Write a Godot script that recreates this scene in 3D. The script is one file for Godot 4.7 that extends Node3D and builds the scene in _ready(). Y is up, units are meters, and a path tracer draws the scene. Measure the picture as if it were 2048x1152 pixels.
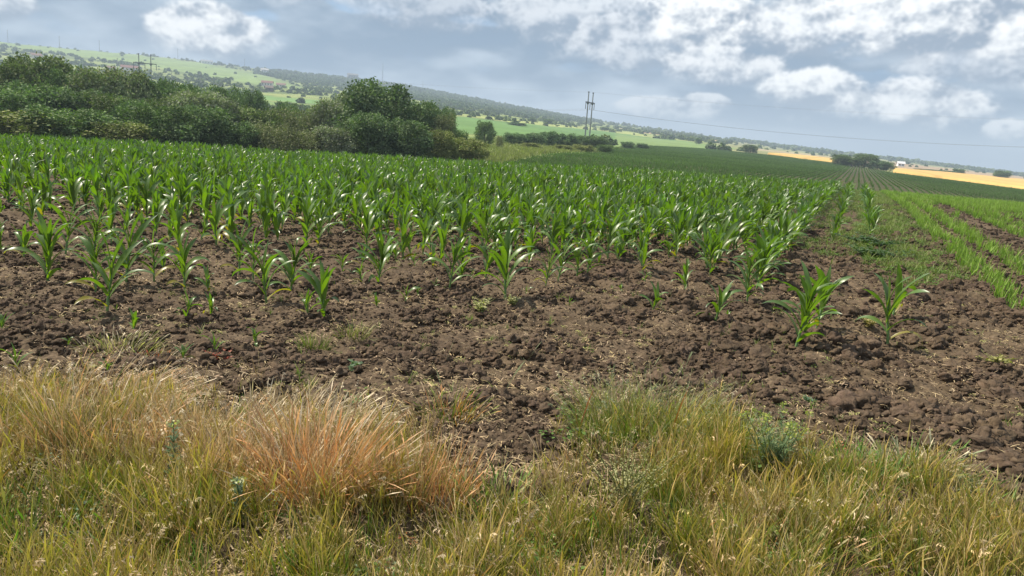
extends Node3D

# ---------------------------------------------------------------- helpers
var rng := RandomNumberGenerator.new()
var noise_a := FastNoiseLite.new()
var noise_b := FastNoiseLite.new()
var noise_c := FastNoiseLite.new()
var noise_d := FastNoiseLite.new()
var cells := FastNoiseLite.new()
var used_names := {}
var mats := {}
const EYE := 1.6
const ROW := Vector2(0.40, -0.9165)      # direction of the crop rows (x, z)
const ACROSS := Vector2(0.9165, 0.40)

# terrain: angle in degrees above the eye's level, by bearing and distance
var t_az := [-60.0, -34.0, -26.0, -16.0, -10.0, -5.0, 0.0, 6.0, 13.0, 20.0, 26.0, 34.0, 60.0]
var t_r := [40.0, 60.0, 80.0, 100.0, 150.0, 250.0, 350.0, 450.0, 700.0, 1000.0, 1400.0, 1800.0, 2400.0, 3500.0]
var t_el := [
	[-2.95, -3.4, -2.9, -2.4, -1.4, -0.5, 0.3, 0.9, 1.8, 2.5, 3.1, 3.41, 2.6, 1.6],
	[-2.95, -3.4, -2.9, -2.4, -1.4, -0.5, 0.3, 0.9, 1.8, 2.5, 3.1, 3.41, 2.6, 1.6],
	[-2.95, -3.4, -2.9, -2.3, -1.3, -0.3, 0.5, 0.95, 1.9, 2.6, 3.2, 3.52, 2.6, 1.6],
	[-2.95, -3.3, -2.8, -2.2, -1.2, 0.0, 0.7, 1.1, 1.9, 2.4, 2.9, 3.25, 2.4, 1.5],
	[-2.95, -3.0, -2.5, -2.0, -1.1, 0.0, 0.7, 1.1, 1.8, 2.3, 2.7, 3.12, 2.3, 1.4],
	[-2.95, -2.6, -2.0, -1.5, -0.8, 0.1, 0.8, 1.2, 1.6, 2.0, 2.3, 2.58, 2.0, 1.2],
	[-2.85, -2.2, -1.6, -1.1, -0.6, 0.1, 0.6, 0.85, 1.2, 1.5, 1.8, 2.0, 1.6, 1.0],
	[-2.75, -2.2, -1.7, -1.2, -0.7, -0.2, 0.05, 0.3, 0.7, 1.0, 1.25, 1.42, 1.1, 0.7],
	[-2.7, -2.25, -1.75, -1.25, -0.75, -0.3, -0.02, 0.15, 0.45, 0.7, 0.85, 0.96, 0.7, 0.4],
	[-2.6, -2.1, -2.0, -1.45, -0.95, -0.5, -0.2, -0.05, 0.1, 0.2, 0.3, 0.42, 0.2, 0.1],
	[-2.55, -2.05, -2.2, -1.6, -1.1, -0.72, -0.5, -0.35, -0.15, -0.02, 0.08, 0.14, 0.0, -0.1],
	[-2.55, -2.05, -2.3, -1.85, -1.35, -1.0, -0.78, -0.65, -0.5, -0.42, -0.38, -0.35, -0.4, -0.4],
	[-2.55, -2.05, -2.3, -1.85, -1.35, -1.0, -0.78, -0.65, -0.5, -0.42, -0.38, -0.35, -0.4, -0.4]]
const G_AZ := 181          # bearings -60 .. 60
const G_R := 160           # log distance 40 .. 3500
var grid := PackedFloat32Array()
var log40 := log(40.0)
var log_span := log(3500.0 / 40.0)


func lin(r: float, g: float, b: float) -> Color:
	return Color(r, g, b)


func build_grid() -> void:
	grid.resize(G_AZ * G_R)
	for i in G_AZ:
		var az := -60.0 + 120.0 * i / (G_AZ - 1)
		var k := 0
		while k < t_az.size() - 2 and az > t_az[k + 1]:
			k += 1
		var f: float = clampf((az - t_az[k]) / (t_az[k + 1] - t_az[k]), 0.0, 1.0)
		var ra: Array = t_el[k]
		var rb: Array = t_el[k + 1]
		var q := 0
		for j in G_R:
			var lr := log40 + log_span * j / (G_R - 1)
			while q < t_r.size() - 2 and lr > log(t_r[q + 1]):
				q += 1
			var g: float = clampf((lr - log(t_r[q])) / (log(t_r[q + 1]) - log(t_r[q])), 0.0, 1.0)
			var a0: float = lerpf(ra[maxi(q - 1, 0)], rb[maxi(q - 1, 0)], f)
			var a1: float = lerpf(ra[q], rb[q], f)
			var a2: float = lerpf(ra[q + 1], rb[q + 1], f)
			var a3: float = lerpf(ra[mini(q + 2, t_r.size() - 1)], rb[mini(q + 2, t_r.size() - 1)], f)
			grid[i * G_R + j] = cubic_interpolate(a1, a2, a0, a3, g) * 0.6 + lerpf(a1, a2, g) * 0.4
	for pass_n in 2:
		var old := grid.duplicate()
		for i in G_AZ:
			for j in G_R:
				var s := 0.0
				for d in range(-2, 3):
					s += old[clampi(i + d, 0, G_AZ - 1) * G_R + j]
				grid[i * G_R + j] = s / 5.0


func el_at(az: float, lr: float) -> float:
	if absf(az) > 60.0:
		var t := smoothstep(60.0, 180.0, absf(az))
		var here := el_at(clampf(az, -59.99, 59.99), lr)
		var there := el_at(clampf(-az, -59.99, 59.99), lr)
		return lerpf(here, (here + there) * 0.5, t)
	var x := clampf((az + 60.0) / 120.0 * (G_AZ - 1), 0.0, G_AZ - 1.001)
	var y := clampf((lr - log40) / log_span * (G_R - 1), 0.0, G_R - 1.001)
	var i := int(x)
	var j := int(y)
	var fx := x - i
	var fy := y - j
	var p := i * G_R + j
	return lerpf(lerpf(grid[p], grid[p + 1], fy), lerpf(grid[p + G_R], grid[p + G_R + 1], fy), fx)


func ground_polar(az: float, r: float) -> float:
	if r < 40.0:
		return (EYE + 40.0 * tan(deg_to_rad(el_at(az, log40)))) * pow(r / 40.0, 1.3)
	return EYE + r * tan(deg_to_rad(el_at(az, log(r))))


func gy(x: float, z: float) -> float:
	return ground_polar(rad_to_deg(atan2(x, -z)), maxf(sqrt(x * x + z * z), 0.01))


func soil_bump(x: float, z: float) -> float:
	var a := noise_a.get_noise_2d(x * 1.1, z * 1.1)
	var b := noise_b.get_noise_2d(x * 5.0, z * 5.0)
	var c := cells.get_noise_2d(x, z)
	var e := cells.get_noise_2d(x * 2.3 + 50.0, z * 2.3)
	var rough := clampf(0.7 + a * 1.4, 0.2, 1.4) * (1.0 + 0.3 * smoothstep(0.8, 2.8, x))
	return a * 0.045 + absf(b) * 0.03 - (c * 0.034 + e * 0.018) * rough - 0.03


func soil_y(x: float, z: float) -> float:
	var r := sqrt(x * x + z * z)
	return gy(x, z) + soil_bump(x, z) * clampf(1.4 - r / 40.0, 0.35, 1.0)


func add_named(o: Node3D, called: String, parent: Node = null) -> void:
	if parent == null:
		var n: int = used_names.get(called, 0)
		used_names[called] = n + 1
		o.name = called if n == 0 else "%s_%03d" % [called, n]
		add_child(o, true)
	else:
		var key := str(parent.get_instance_id()) + called
		var n: int = used_names.get(key, 0)
		used_names[key] = n + 1
		o.name = called if n == 0 else "%s_%03d" % [called, n]
		parent.add_child(o, true)


func tag(o: Node, label: String, category: String, group := "") -> void:
	o.set_meta("label", label)
	o.set_meta("category", category)
	if group != "":
		o.set_meta("group", group)


func kind(o: Node, k: String) -> void:
	o.set_meta("kind", k)


func material(called: String, rough: float, spec := 0.5, back := Color(0, 0, 0), vertex := true, albedo := Color(1, 1, 1)) -> StandardMaterial3D:
	var m := StandardMaterial3D.new()
	m.resource_name = called
	m.roughness = rough
	m.metallic_specular = spec
	m.vertex_color_use_as_albedo = vertex
	m.albedo_color = albedo.linear_to_srgb()
	m.cull_mode = BaseMaterial3D.CULL_DISABLED
	if back != Color(0, 0, 0):
		m.backlight_enabled = true
		m.backlight = back
	mats[called] = m
	return m


# a bag of triangles with vertex colours
class Bag:
	var v := PackedVector3Array()
	var c := PackedColorArray()
	var i := PackedInt32Array()

	func tri(a: Vector3, b: Vector3, d: Vector3, col: Color) -> void:
		var n := v.size()
		v.append(a); v.append(b); v.append(d)
		c.append(col); c.append(col); c.append(col)
		i.append(n); i.append(n + 1); i.append(n + 2)

	func quad(a: Vector3, b: Vector3, d: Vector3, e: Vector3, col: Color) -> void:
		var n := v.size()
		v.append(a); v.append(b); v.append(d); v.append(e)
		c.append(col); c.append(col); c.append(col); c.append(col)
		i.append(n); i.append(n + 1); i.append(n + 2)
		i.append(n); i.append(n + 2); i.append(n + 3)

	func box(lo: Vector3, hi: Vector3, col: Color) -> void:
		var p := [Vector3(lo.x, lo.y, lo.z), Vector3(hi.x, lo.y, lo.z), Vector3(hi.x, lo.y, hi.z), Vector3(lo.x, lo.y, hi.z), Vector3(lo.x, hi.y, lo.z), Vector3(hi.x, hi.y, lo.z), Vector3(hi.x, hi.y, hi.z), Vector3(lo.x, hi.y, hi.z)]
		for f in [[4, 5, 6, 7], [3, 2, 1, 0], [7, 6, 2, 3], [5, 4, 0, 1], [6, 5, 1, 2], [4, 7, 3, 0]]:
			quad(p[f[0]], p[f[1]], p[f[2]], p[f[3]], col)

	# a tapered round bar along a list of points
	func tube(pts: Array, radii: Array, sides: int, col: Color) -> void:
		var start := v.size()
		for k in pts.size():
			var d: Vector3 = (pts[mini(k + 1, pts.size() - 1)] - pts[maxi(k - 1, 0)]).normalized()
			var s := d.cross(Vector3(0.31, 0.2, 0.93)).normalized()
			var t := d.cross(s)
			for q in sides:
				var an := TAU * q / sides
				v.append(pts[k] + (s * cos(an) + t * sin(an)) * radii[k])
				c.append(col)
		for k in pts.size() - 1:
			for q in sides:
				var a := start + k * sides + q
				var b := start + k * sides + (q + 1) % sides
				i.append(a); i.append(b); i.append(b + sides)
				i.append(a); i.append(b + sides); i.append(a + sides)

	# a leaf blade: rows of three points (edge, rib, edge)
	func blade3(rows: Array, col0: Color, col1: Color, rib: Color) -> void:
		var start := v.size()
		var n := rows.size()
		for k in n:
			var row: Array = rows[k]
			var t := float(k) / (n - 1)
			var cc := col0.lerp(col1, t)
			v.append(row[0]); v.append(row[1]); v.append(row[2])
			c.append(cc); c.append(rib.lerp(cc, t)); c.append(cc)
		for k in n - 1:
			var a := start + k * 3
			for s in 2:
				i.append(a + s); i.append(a + s + 1); i.append(a + s + 4)
				i.append(a + s); i.append(a + s + 4); i.append(a + s + 3)

	func strip(left: PackedVector3Array, right: PackedVector3Array, cols: PackedColorArray) -> void:
		var start := v.size()
		for k in left.size():
			v.append(left[k]); v.append(right[k])
			c.append(cols[k]); c.append(cols[k])
		for k in left.size() - 1:
			var a := start + k * 2
			i.append(a); i.append(a + 1); i.append(a + 3)
			i.append(a); i.append(a + 3); i.append(a + 2)

	func add(o: Bag, t: Transform3D) -> void:
		var start := v.size()
		v.append_array(t * o.v)
		c.append_array(o.c)
		for k in o.i:
			i.append(k + start)

	func mesh(m: Material, smooth := false) -> ArrayMesh:
		var arr := []
		arr.resize(Mesh.ARRAY_MAX)
		arr[Mesh.ARRAY_VERTEX] = v
		arr[Mesh.ARRAY_COLOR] = c
		arr[Mesh.ARRAY_INDEX] = i
		if smooth:
			var n := PackedVector3Array()
			n.resize(v.size())
			for k in range(0, i.size(), 3):
				var a := v[i[k]]
				var f := (v[i[k + 2]] - a).cross(v[i[k + 1]] - a)
				n[i[k]] += f
				n[i[k + 1]] += f
				n[i[k + 2]] += f
			for k in n.size():
				n[k] = n[k].normalized()
			arr[Mesh.ARRAY_NORMAL] = n
		var am := ArrayMesh.new()
		am.add_surface_from_arrays(Mesh.PRIMITIVE_TRIANGLES, arr)
		am.surface_set_material(0, m)
		return am


func put(bag_mesh: Mesh, called: String, parent: Node = null) -> MeshInstance3D:
	var o := MeshInstance3D.new()
	o.mesh = bag_mesh
	add_named(o, called, parent)
	return o


func many(called: String, mesh: Mesh, spots: Array, tints: PackedColorArray, parent: Node = null) -> void:
	var mm := MultiMesh.new()
	mm.transform_format = MultiMesh.TRANSFORM_3D
	mm.use_colors = tints.size() > 0
	mm.mesh = mesh
	mm.instance_count = spots.size()
	for k in spots.size():
		mm.set_instance_transform(k, spots[k])
		if tints.size() > 0:
			mm.set_instance_color(k, tints[k])
	var o := MultiMeshInstance3D.new()
	o.multimesh = mm
	kind(o, "stuff")
	add_named(o, called, parent)


func stuff(called: String, label: String, category: String) -> Node3D:
	var o := Node3D.new()
	kind(o, "stuff")
	o.set_meta("label", label)
	o.set_meta("category", category)
	add_named(o, called)
	return o


func spot(x: float, y: float, z: float, s: float, turn: float, tilt := 0.0, tilt_dir := 0.0, sy := 1.0) -> Transform3D:
	var b := Basis(Vector3.UP, turn)
	if tilt != 0.0:
		b = Basis(Vector3(cos(tilt_dir), 0, sin(tilt_dir)), tilt) * b
	return Transform3D(b.scaled_local(Vector3(s, s * sy, s)), Vector3(x, y, z))


func u_of(x: float, z: float) -> float:
	return x * ACROSS.x + z * ACROSS.y


func v_of(x: float, z: float) -> float:
	return x * ROW.x + z * ROW.y


func curve(x: float, xs: Array, ys: Array) -> float:
	if x <= xs[0]:
		return ys[0]
	for k in xs.size() - 1:
		if x <= xs[k + 1]:
			return lerpf(ys[k], ys[k + 1], (x - xs[k]) / (xs[k + 1] - xs[k]))
	return ys[ys.size() - 1]


# ---------------------------------------------------------------- sky
var puffs: Array = []

func billow(px: float, e: float, pz: float) -> float:
	var w0 := noise_a.get_noise_3d(px * 0.10, e * 0.17, pz * 0.10)
	var w1 := noise_b.get_noise_3d(px * 0.25, e * 0.40, pz * 0.25)
	var w2 := noise_d.get_noise_3d(px * 1.1, e * 1.5, pz * 1.1)
	return w0 * 0.7 + w1 * 0.62 + (0.22 - absf(w2)) * 0.34


func sky_at(az: float, el: float) -> Color:
	var ra := deg_to_rad(az)
	var px := sin(ra) * 57.3
	var pz := cos(ra) * 57.3
	var e := maxf(el, 0.0)
	# grey cloud sheet, flattened towards the horizon
	var ye := 26.0 * log(1.0 + e / 9.0)
	var n1 := noise_a.get_noise_3d(px * 0.05, ye * 0.085, pz * 0.05)
	var n2 := noise_b.get_noise_3d(px * 0.15, ye * 0.22, pz * 0.15)
	var n3 := noise_c.get_noise_3d(px * 0.5, ye * 0.9, pz * 0.5)
	var t := clampf(0.40 + n1 * 0.85 + n2 * 0.55 + n3 * 0.08, 0.0, 1.0)
	var dark := Color(0.150, 0.228, 0.330)
	var pale := Color(0.45, 0.53, 0.615)
	var c := dark.lerp(pale, t * t * (3.0 - 2.0 * t))
	# paler strip low over the land
	c = c.lerp(Color(0.33, 0.43, 0.555), 0.55 * exp(-e / 1.6))
	# small gaps of blue
	var gap := smoothstep(0.30, 0.48, noise_b.get_noise_3d(px * 0.09 + 40.0, ye * 0.2, pz * 0.09 + 7.0)) * smoothstep(3.0, 9.0, e)
	c = c.lerp(Color(0.30, 0.52, 0.80), gap * 0.45)
	# heaped clouds
	var bill := billow(px, e, pz)
	var ral := ra - deg_to_rad(0.75)
	var toward := billow(sin(ral) * 57.3, e + 0.55, cos(ral) * 57.3)
	var slope := bill - toward
	for p in puffs:
		var dx: float = az - p[0]
		if dx > 180.0:
			dx -= 360.0
		elif dx < -180.0:
			dx += 360.0
		var rx: float = p[2]
		if absf(dx) > rx * 1.7:
			continue
		var dy: float = e - p[1]
		var ry: float = p[3]
		if absf(dy) > ry * 1.9:
			continue
		dx /= rx
		dy /= ry
		if dy < 0.0:
			dy *= 1.25
		var d := 1.0 - sqrt(dx * dx + dy * dy) * 1.0 + bill * 0.33
		var a := smoothstep(0.0, lerpf(0.55, 0.17, smoothstep(-0.3, 0.3, dy)), d)
		if a <= 0.0:
			continue
		var white: float = p[4]
		# lit from the upper left, thicker parts grey
		var lit := clampf(0.50 + dy * 0.44 - dx * 0.15 + slope * 1.25 + bill * 0.10, 0.0, 1.0)
		lit = lit * lit * (3.0 - 2.0 * lit)
		var shade := Color(0.225, 0.285, 0.37)
		var bright := Color(0.57, 0.61, 0.665).lerp(Color(0.95, 0.95, 0.93), white)
		c = c.lerp(shade.lerp(bright, lit), a * (0.62 + 0.38 * white))
	return c


func make_sky() -> Image:
	var rs := RandomNumberGenerator.new()
	rs.seed = 77
	# puffs seen in the photograph, then the same kind all round
	for p in [[-22.2, 5.2, 4.8, 2.1, 0.85], [-34.0, 5.4, 2.6, 1.3, 0.6], [-17.0, 9.5, 9.0, 2.4, 0.2], [-8.0, 8.2, 6.0, 2.2, 0.15], [3.0, 8.6, 7.0, 3.8, 0.4], [7.5, 6.6, 5.0, 2.6, 0.35], [10.5, 10.5, 4.0, 1.6, 0.9], [18.5, 8.0, 5.4, 3.0, 0.8], [22.0, 9.8, 5.0, 2.2, 0.7],
			[12.4, 8.2, 4.8, 3.0, 0.95], [30.0, 6.0, 6.0, 1.6, 0.3], [33.5, 8.6, 6.0, 3.0, 0.65], [26.5, 8.6, 8.0, 3.5, 0.85], [14.2, 5.6, 5.5, 1.7, 0.75], [10.0, 2.6, 4.0, 1.0, 0.5], [13.0, 3.2, 2.0, 0.8, 0.6], [36.0, 5.0, 4.0, 1.6, 0.5], [26.4, 3.7, 5.0, 2.0, 0.9], [20.2, 4.0, 4.4, 2.4, 0.95], [31.8, 2.4, 1.6, 0.8, 0.7]]:
		puffs.append(p)
	for k in 150:
		var az := rs.randf_range(-180.0, 180.0)
		var el := 2.0 + pow(rs.randf(), 1.6) * 52.0
		if absf(az) < 40.0 and el < 13.5:
			continue
		var s := 2.2 + el * 0.16
		puffs.append([az, el, s * rs.randf_range(1.2, 2.4) / maxf(cos(deg_to_rad(el)), 0.3), s * rs.randf_range(0.7, 1.2), rs.randf_range(0.2, 0.95)])
	var low := Image.create_empty(512, 256, false, Image.FORMAT_RGBF)
	for y in 256:
		var el := 90.0 - (y + 0.5) / 256.0 * 180.0
		for x in 512:
			if y > 130:
				low.set_pixel(x, y, Color(0.10, 0.10, 0.08))
			else:
				var az := (x + 0.5) / 512.0 * 360.0
				low.set_pixel(x, y, sky_at(az if az <= 180.0 else az - 360.0, el))
	low.resize(4096, 2048, Image.INTERPOLATE_BILINEAR)
	var px_deg := 4096.0 / 360.0
	var half := 480
	var top := int((90.0 - 16.0) * px_deg)
	var rows := int(17.0 * px_deg)
	var part_a := Image.create_empty(half, rows, false, Image.FORMAT_RGBF)
	var part_b := Image.create_empty(half, rows, false, Image.FORMAT_RGBF)
	for y in rows:
		var el := 90.0 - (top + y + 0.5) / px_deg
		for x in half:
			part_a.set_pixel(x, y, sky_at((x + 0.5) / px_deg, el))
			part_b.set_pixel(x, y, sky_at((x + 0.5 - half) / px_deg, el))
	low.blit_rect(part_a, Rect2i(0, 0, half, rows), Vector2i(0, top))
	low.blit_rect(part_b, Rect2i(0, 0, half, rows), Vector2i(4096 - half, top))
	return low


func _ready() -> void:
	# ---- camera, sky, sun, exposure
	rng.seed = 20240615
	for n in [[noise_a, 11, 4], [noise_b, 23, 4], [noise_c, 37, 3], [noise_d, 51, 3]]:
		var fn: FastNoiseLite = n[0]
		fn.noise_type = FastNoiseLite.TYPE_SIMPLEX_SMOOTH
		fn.seed = n[1]
		fn.frequency = 1.0
		fn.fractal_type = FastNoiseLite.FRACTAL_FBM
		fn.fractal_octaves = n[2]
	cells.noise_type = FastNoiseLite.TYPE_CELLULAR
	cells.cellular_return_type = FastNoiseLite.RETURN_DISTANCE
	cells.cellular_jitter = 1.0
	cells.frequency = 9.0
	cells.seed = 3
	cells.domain_warp_enabled = true
	cells.domain_warp_amplitude = 0.05
	cells.domain_warp_frequency = 7.0
	build_grid()
	var cam := Camera3D.new()
	cam.name = "camera"
	add_child(cam)
	cam.position = Vector3(0, EYE, 0)
	cam.rotation_degrees = Vector3(-11.3, 0.0, 4.0)
	cam.fov = 41.56
	cam.near = 0.05
	cam.far = 6000.0
	cam.current = true

	var env := Environment.new()
	env.background_mode = Environment.BG_SKY
	var pano := PanoramaSkyMaterial.new()
	pano.panorama = ImageTexture.create_from_image(make_sky())
	var sky := Sky.new()
	sky.sky_material = pano
	env.sky = sky
	env.background_energy_multiplier = 0.84
	env.tonemap_mode = Environment.TONE_MAPPER_LINEAR
	env.tonemap_exposure = 1.68
	env.sdfgi_enabled = true
	env.ssao_enabled = true
	env.ssil_enabled = true
	env.fog_enabled = true
	env.fog_density = 0.00042
	env.fog_light_color = Color(0.80, 0.88, 0.97)
	var we := WorldEnvironment.new()
	we.name = "environment"
	we.environment = env
	add_child(we)

	var sun := DirectionalLight3D.new()
	sun.name = "sun"
	sun.light_energy = 1.6
	sun.light_color = Color(1.0, 0.955, 0.88)
	sun.light_angular_distance = 0.6
	sun.shadow_enabled = true
	add_child(sun)
	var saz := deg_to_rad(-60.0)
	var sel := deg_to_rad(54.0)
	sun.look_at_from_position(Vector3(sin(saz) * cos(sel), sin(sel), -cos(saz) * cos(sel)) * 100.0, Vector3.ZERO)

	make_materials()
	build_soil()
	build_land()
	build_corn()
	build_rows()
	build_verge()
	build_plants()
	build_trees()
	build_hillside()
	build_power_line()


func make_materials() -> void:
	var soil := material("soil", 0.95, 0.25)
	var nt := NoiseTexture2D.new()
	nt.width = 512
	nt.height = 512
	nt.seamless = true
	var fn := FastNoiseLite.new()
	fn.seed = 5
	fn.frequency = 0.02
	fn.fractal_octaves = 6
	fn.fractal_gain = 0.65
	nt.noise = fn
	var ramp := Gradient.new()
	ramp.offsets = PackedFloat32Array([0.15, 0.5, 0.85])
	ramp.colors = PackedColorArray([Color(0.62, 0.62, 0.62), Color(0.86, 0.86, 0.86), Color(1, 1, 1)])
	nt.color_ramp = ramp
	soil.albedo_texture = nt
	soil.uv1_triplanar = true
	soil.uv1_world_triplanar = true
	soil.uv1_scale = Vector3(1.7, 1.7, 1.7)
	soil.heightmap_enabled = false
	var bump := NoiseTexture2D.new()
	bump.width = 512
	bump.height = 512
	bump.seamless = true
	bump.as_normal_map = true
	bump.bump_strength = 9.0
	var fb := FastNoiseLite.new()
	fb.seed = 9
	fb.frequency = 0.035
	fb.fractal_octaves = 5
	bump.noise = fb
	soil.normal_enabled = true
	soil.normal_texture = bump
	soil.normal_scale = 1.0
	material("land", 0.95, 0.2)
	material("corn_leaf", 0.37, 0.55, Color(0.92, 1.0, 0.26))
	material("corn_stalk", 0.5, 0.4)
	material("blade", 0.55, 0.4, Color(0.75, 0.85, 0.45))
	material("dry_blade", 0.6, 0.4, Color(0.72, 0.68, 0.55))
	material("straw", 0.7, 0.3, Color(0.60, 0.55, 0.45))
	material("tree_leaf", 0.75, 0.22, Color(0.55, 0.66, 0.30))
	material("bark", 0.9, 0.2)
	material("concrete", 0.85, 0.3)
	material("wall", 0.85, 0.3)
	material("cable", 0.5, 0.4)


# ---------------------------------------------------------------- ground
func litter(x: float, z: float) -> float:
	# 0 bare earth .. 1 covered with old straw
	return clampf(0.5 + noise_a.get_noise_2d(x * 0.5 + 9.0, z * 0.5) * 0.9 + noise_b.get_noise_2d(x * 2.0, z * 2.0) * 0.4, 0.0, 1.0)


var verge_x := [-5.5, -3.3, -2.5, -1.8, -1.4, -0.9, -0.46, -0.15, 0.0, 0.22, 0.3, 0.7, 1.2, 1.5, 1.95, 2.3, 2.5, 3.0, 6.0]
var verge_z := [-4.0, -4.1, -4.2, -4.15, -4.1, -4.05, -3.9, -3.6, -3.35, -3.4, -4.0, -4.5, -4.5, -4.2, -4.05, -3.8, -3.4, -2.95, -2.3]

func verge(x: float, z: float) -> float:
	# positive inside the grass verge (metres from its edge)
	return z - curve(x, verge_x, verge_z) + noise_b.get_noise_2d(x * 1.6, z * 1.6) * 0.35


func build_soil() -> void:
	var na := 740
	var r := 1.0
	var radii := PackedFloat32Array()
	while r < 76.0:
		radii.append(r)
		r *= 1.0048 if r < 20.0 else 1.012
	var nr := radii.size()
	var b := Bag.new()
	b.v.resize(na * nr)
	b.c.resize(na * nr)
	for j in nr:
		var rr := radii[j]
		var fade := clampf(1.4 - rr / 40.0, 0.35, 1.0)
		var h40 := 0.0
		for k in na:
			var az := -62.0 + 124.0 * k / (na - 1)
			var x := rr * sin(deg_to_rad(az))
			var z := -rr * cos(deg_to_rad(az))
			var y := ground_polar(az, rr) + soil_bump(x, z) * fade
			b.v[j * na + k] = Vector3(x, y, z)
			var n := noise_b.get_noise_2d(x * 1.3, z * 1.3) * 0.5 + noise_c.get_noise_2d(x * 6.0, z * 6.0) * 0.5
			var col := lin(0.066, 0.046, 0.030).lerp(lin(0.182, 0.134, 0.090), clampf(0.42 + n * 0.9, 0.0, 1.0))
			var l := litter(x, z)
			col = col.lerp(lin(0.22, 0.165, 0.10), l * 0.28)
			var vg := verge(x, z)
			if vg > -0.4:
				col = col.lerp(lin(0.095, 0.072, 0.042), smoothstep(-0.4, 0.3, vg) * 0.7)
			if rr > 40.0:
				col = col.lerp(lin(0.07, 0.11, 0.03), smoothstep(44.0, 62.0, rr) * 0.85)
			b.c[j * na + k] = col
	for j in nr - 1:
		for k in na - 1:
			var a := j * na + k
			b.i.append(a); b.i.append(a + na); b.i.append(a + na + 1)
			b.i.append(a); b.i.append(a + na + 1); b.i.append(a + 1)
	var o := put(b.mesh(mats.soil, true), "soil_ground")
	kind(o, "structure")
	o.set_meta("label", "brown tilled soil with clods between corn and grass verge")
	o.set_meta("category", "soil")
	# clods of earth
	var shapes: Array = []
	for s in 6:
		shapes.append(clod_mesh(900 + s))
	var spots: Array = [[], [], [], [], [], []]
	var tints: Array = [PackedColorArray(), PackedColorArray(), PackedColorArray(), PackedColorArray(), PackedColorArray(), PackedColorArray()]
	var big: Array = []
	for k in 88000:
		var az := rng.randf_range(-47.0, 47.0)
		var rr := 3.0 + 17.0 * pow(rng.randf(), 1.5)
		var x := rr * sin(deg_to_rad(az))
		var z := -rr * cos(deg_to_rad(az))
		if verge(x, z) > 0.15 and rng.randf() < 0.8:
			continue
		var s := 0.006 + 0.030 * pow(rng.randf(), 4.5) + rr * 0.0006
		# rougher, cloddier ground on the side of the young rows
		if x > 1.0 and rng.randf() < 0.22:
			s *= rng.randf_range(1.3, 2.0)
		s *= clampf(1.0 + noise_b.get_noise_2d(x * 0.9 + 17.0, z * 0.9) * 1.8, 0.45, 1.6)
		if noise_a.get_noise_2d(x * 0.7 + 30.0, z * 0.7) < -0.05 and rng.randf() < 0.5:
			continue
		var m := rng.randi_range(0, 5)
		var tone := rng.randf_range(0.75, 1.25)
		var t := spot(x, soil_y(x, z) + s * 0.15, z, s, rng.randf() * TAU, rng.randf_range(-0.5, 0.5), rng.randf() * TAU, rng.randf_range(0.55, 0.9))
		if s > 0.036 and rr < 10.0 and big.size() < 240:
			big.append([t, m])
			continue
		spots[m].append(t)
		tints[m].append(Color(tone, tone * rng.randf_range(0.96, 1.0), tone * rng.randf_range(0.92, 1.0)))
	for k in 14000:
		var az := rng.randf_range(8.0, 42.0)
		var rr := rng.randf_range(17.0, 48.0)
		var x := rr * sin(deg_to_rad(az))
		var z := -rr * cos(deg_to_rad(az))
		if u_of(x, z) < 0.6:
			continue
		var s := 0.02 + 0.045 * pow(rng.randf(), 2.0)
		var m := rng.randi_range(0, 5)
		var tone := rng.randf_range(0.6, 1.1)
		spots[m].append(spot(x, soil_y(x, z), z, s, rng.randf() * TAU, rng.randf_range(-0.5, 0.5), rng.randf() * TAU, rng.randf_range(0.6, 1.0)))
		tints[m].append(Color(tone, tone, tone))
	# the few large clods that stand out by the verge
	for p in [[3.02, -4.66, 0.085, 0.0], [2.90, -4.82, 0.05, 1.0], [3.12, -4.95, 0.06, 2.0], [2.35, -4.72, 0.05, 3.0], [3.35, -4.25, 0.07, 1.0], [2.78, -4.55, 0.05, 4.0], [3.6, -5.0, 0.06, 5.0], [1.72, -4.95, 0.055, 2.0], [1.6, -4.6, 0.05, 1.0], [2.6, -5.1, 0.045, 0.0],
			[3.3, -4.55, 0.05, 3.0], [3.7, -4.6, 0.055, 2.0], [2.2, -5.3, 0.05, 5.0], [0.55, -4.15, 0.05, 4.0], [-0.15, -4.35, 0.055, 1.0], [-1.1, -4.75, 0.05, 2.0], [1.2, -5.5, 0.045, 0.0], [2.95, -5.4, 0.05, 4.0]]:
		big.append([spot(p[0], soil_y(p[0], p[1]) + 0.01, p[1], p[2], p[3] * 2.1, 0.2, p[3], 0.7), int(p[3])])
	for p in big:
		var q := put(shapes[p[1]], "clod", o)
		q.transform = p[0]
	var loose := stuff("loose_clods", "small brown clods scattered over the tilled earth", "earth")
	for m in 6:
		many("clods", shapes[m], spots[m], tints[m], loose)


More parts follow.
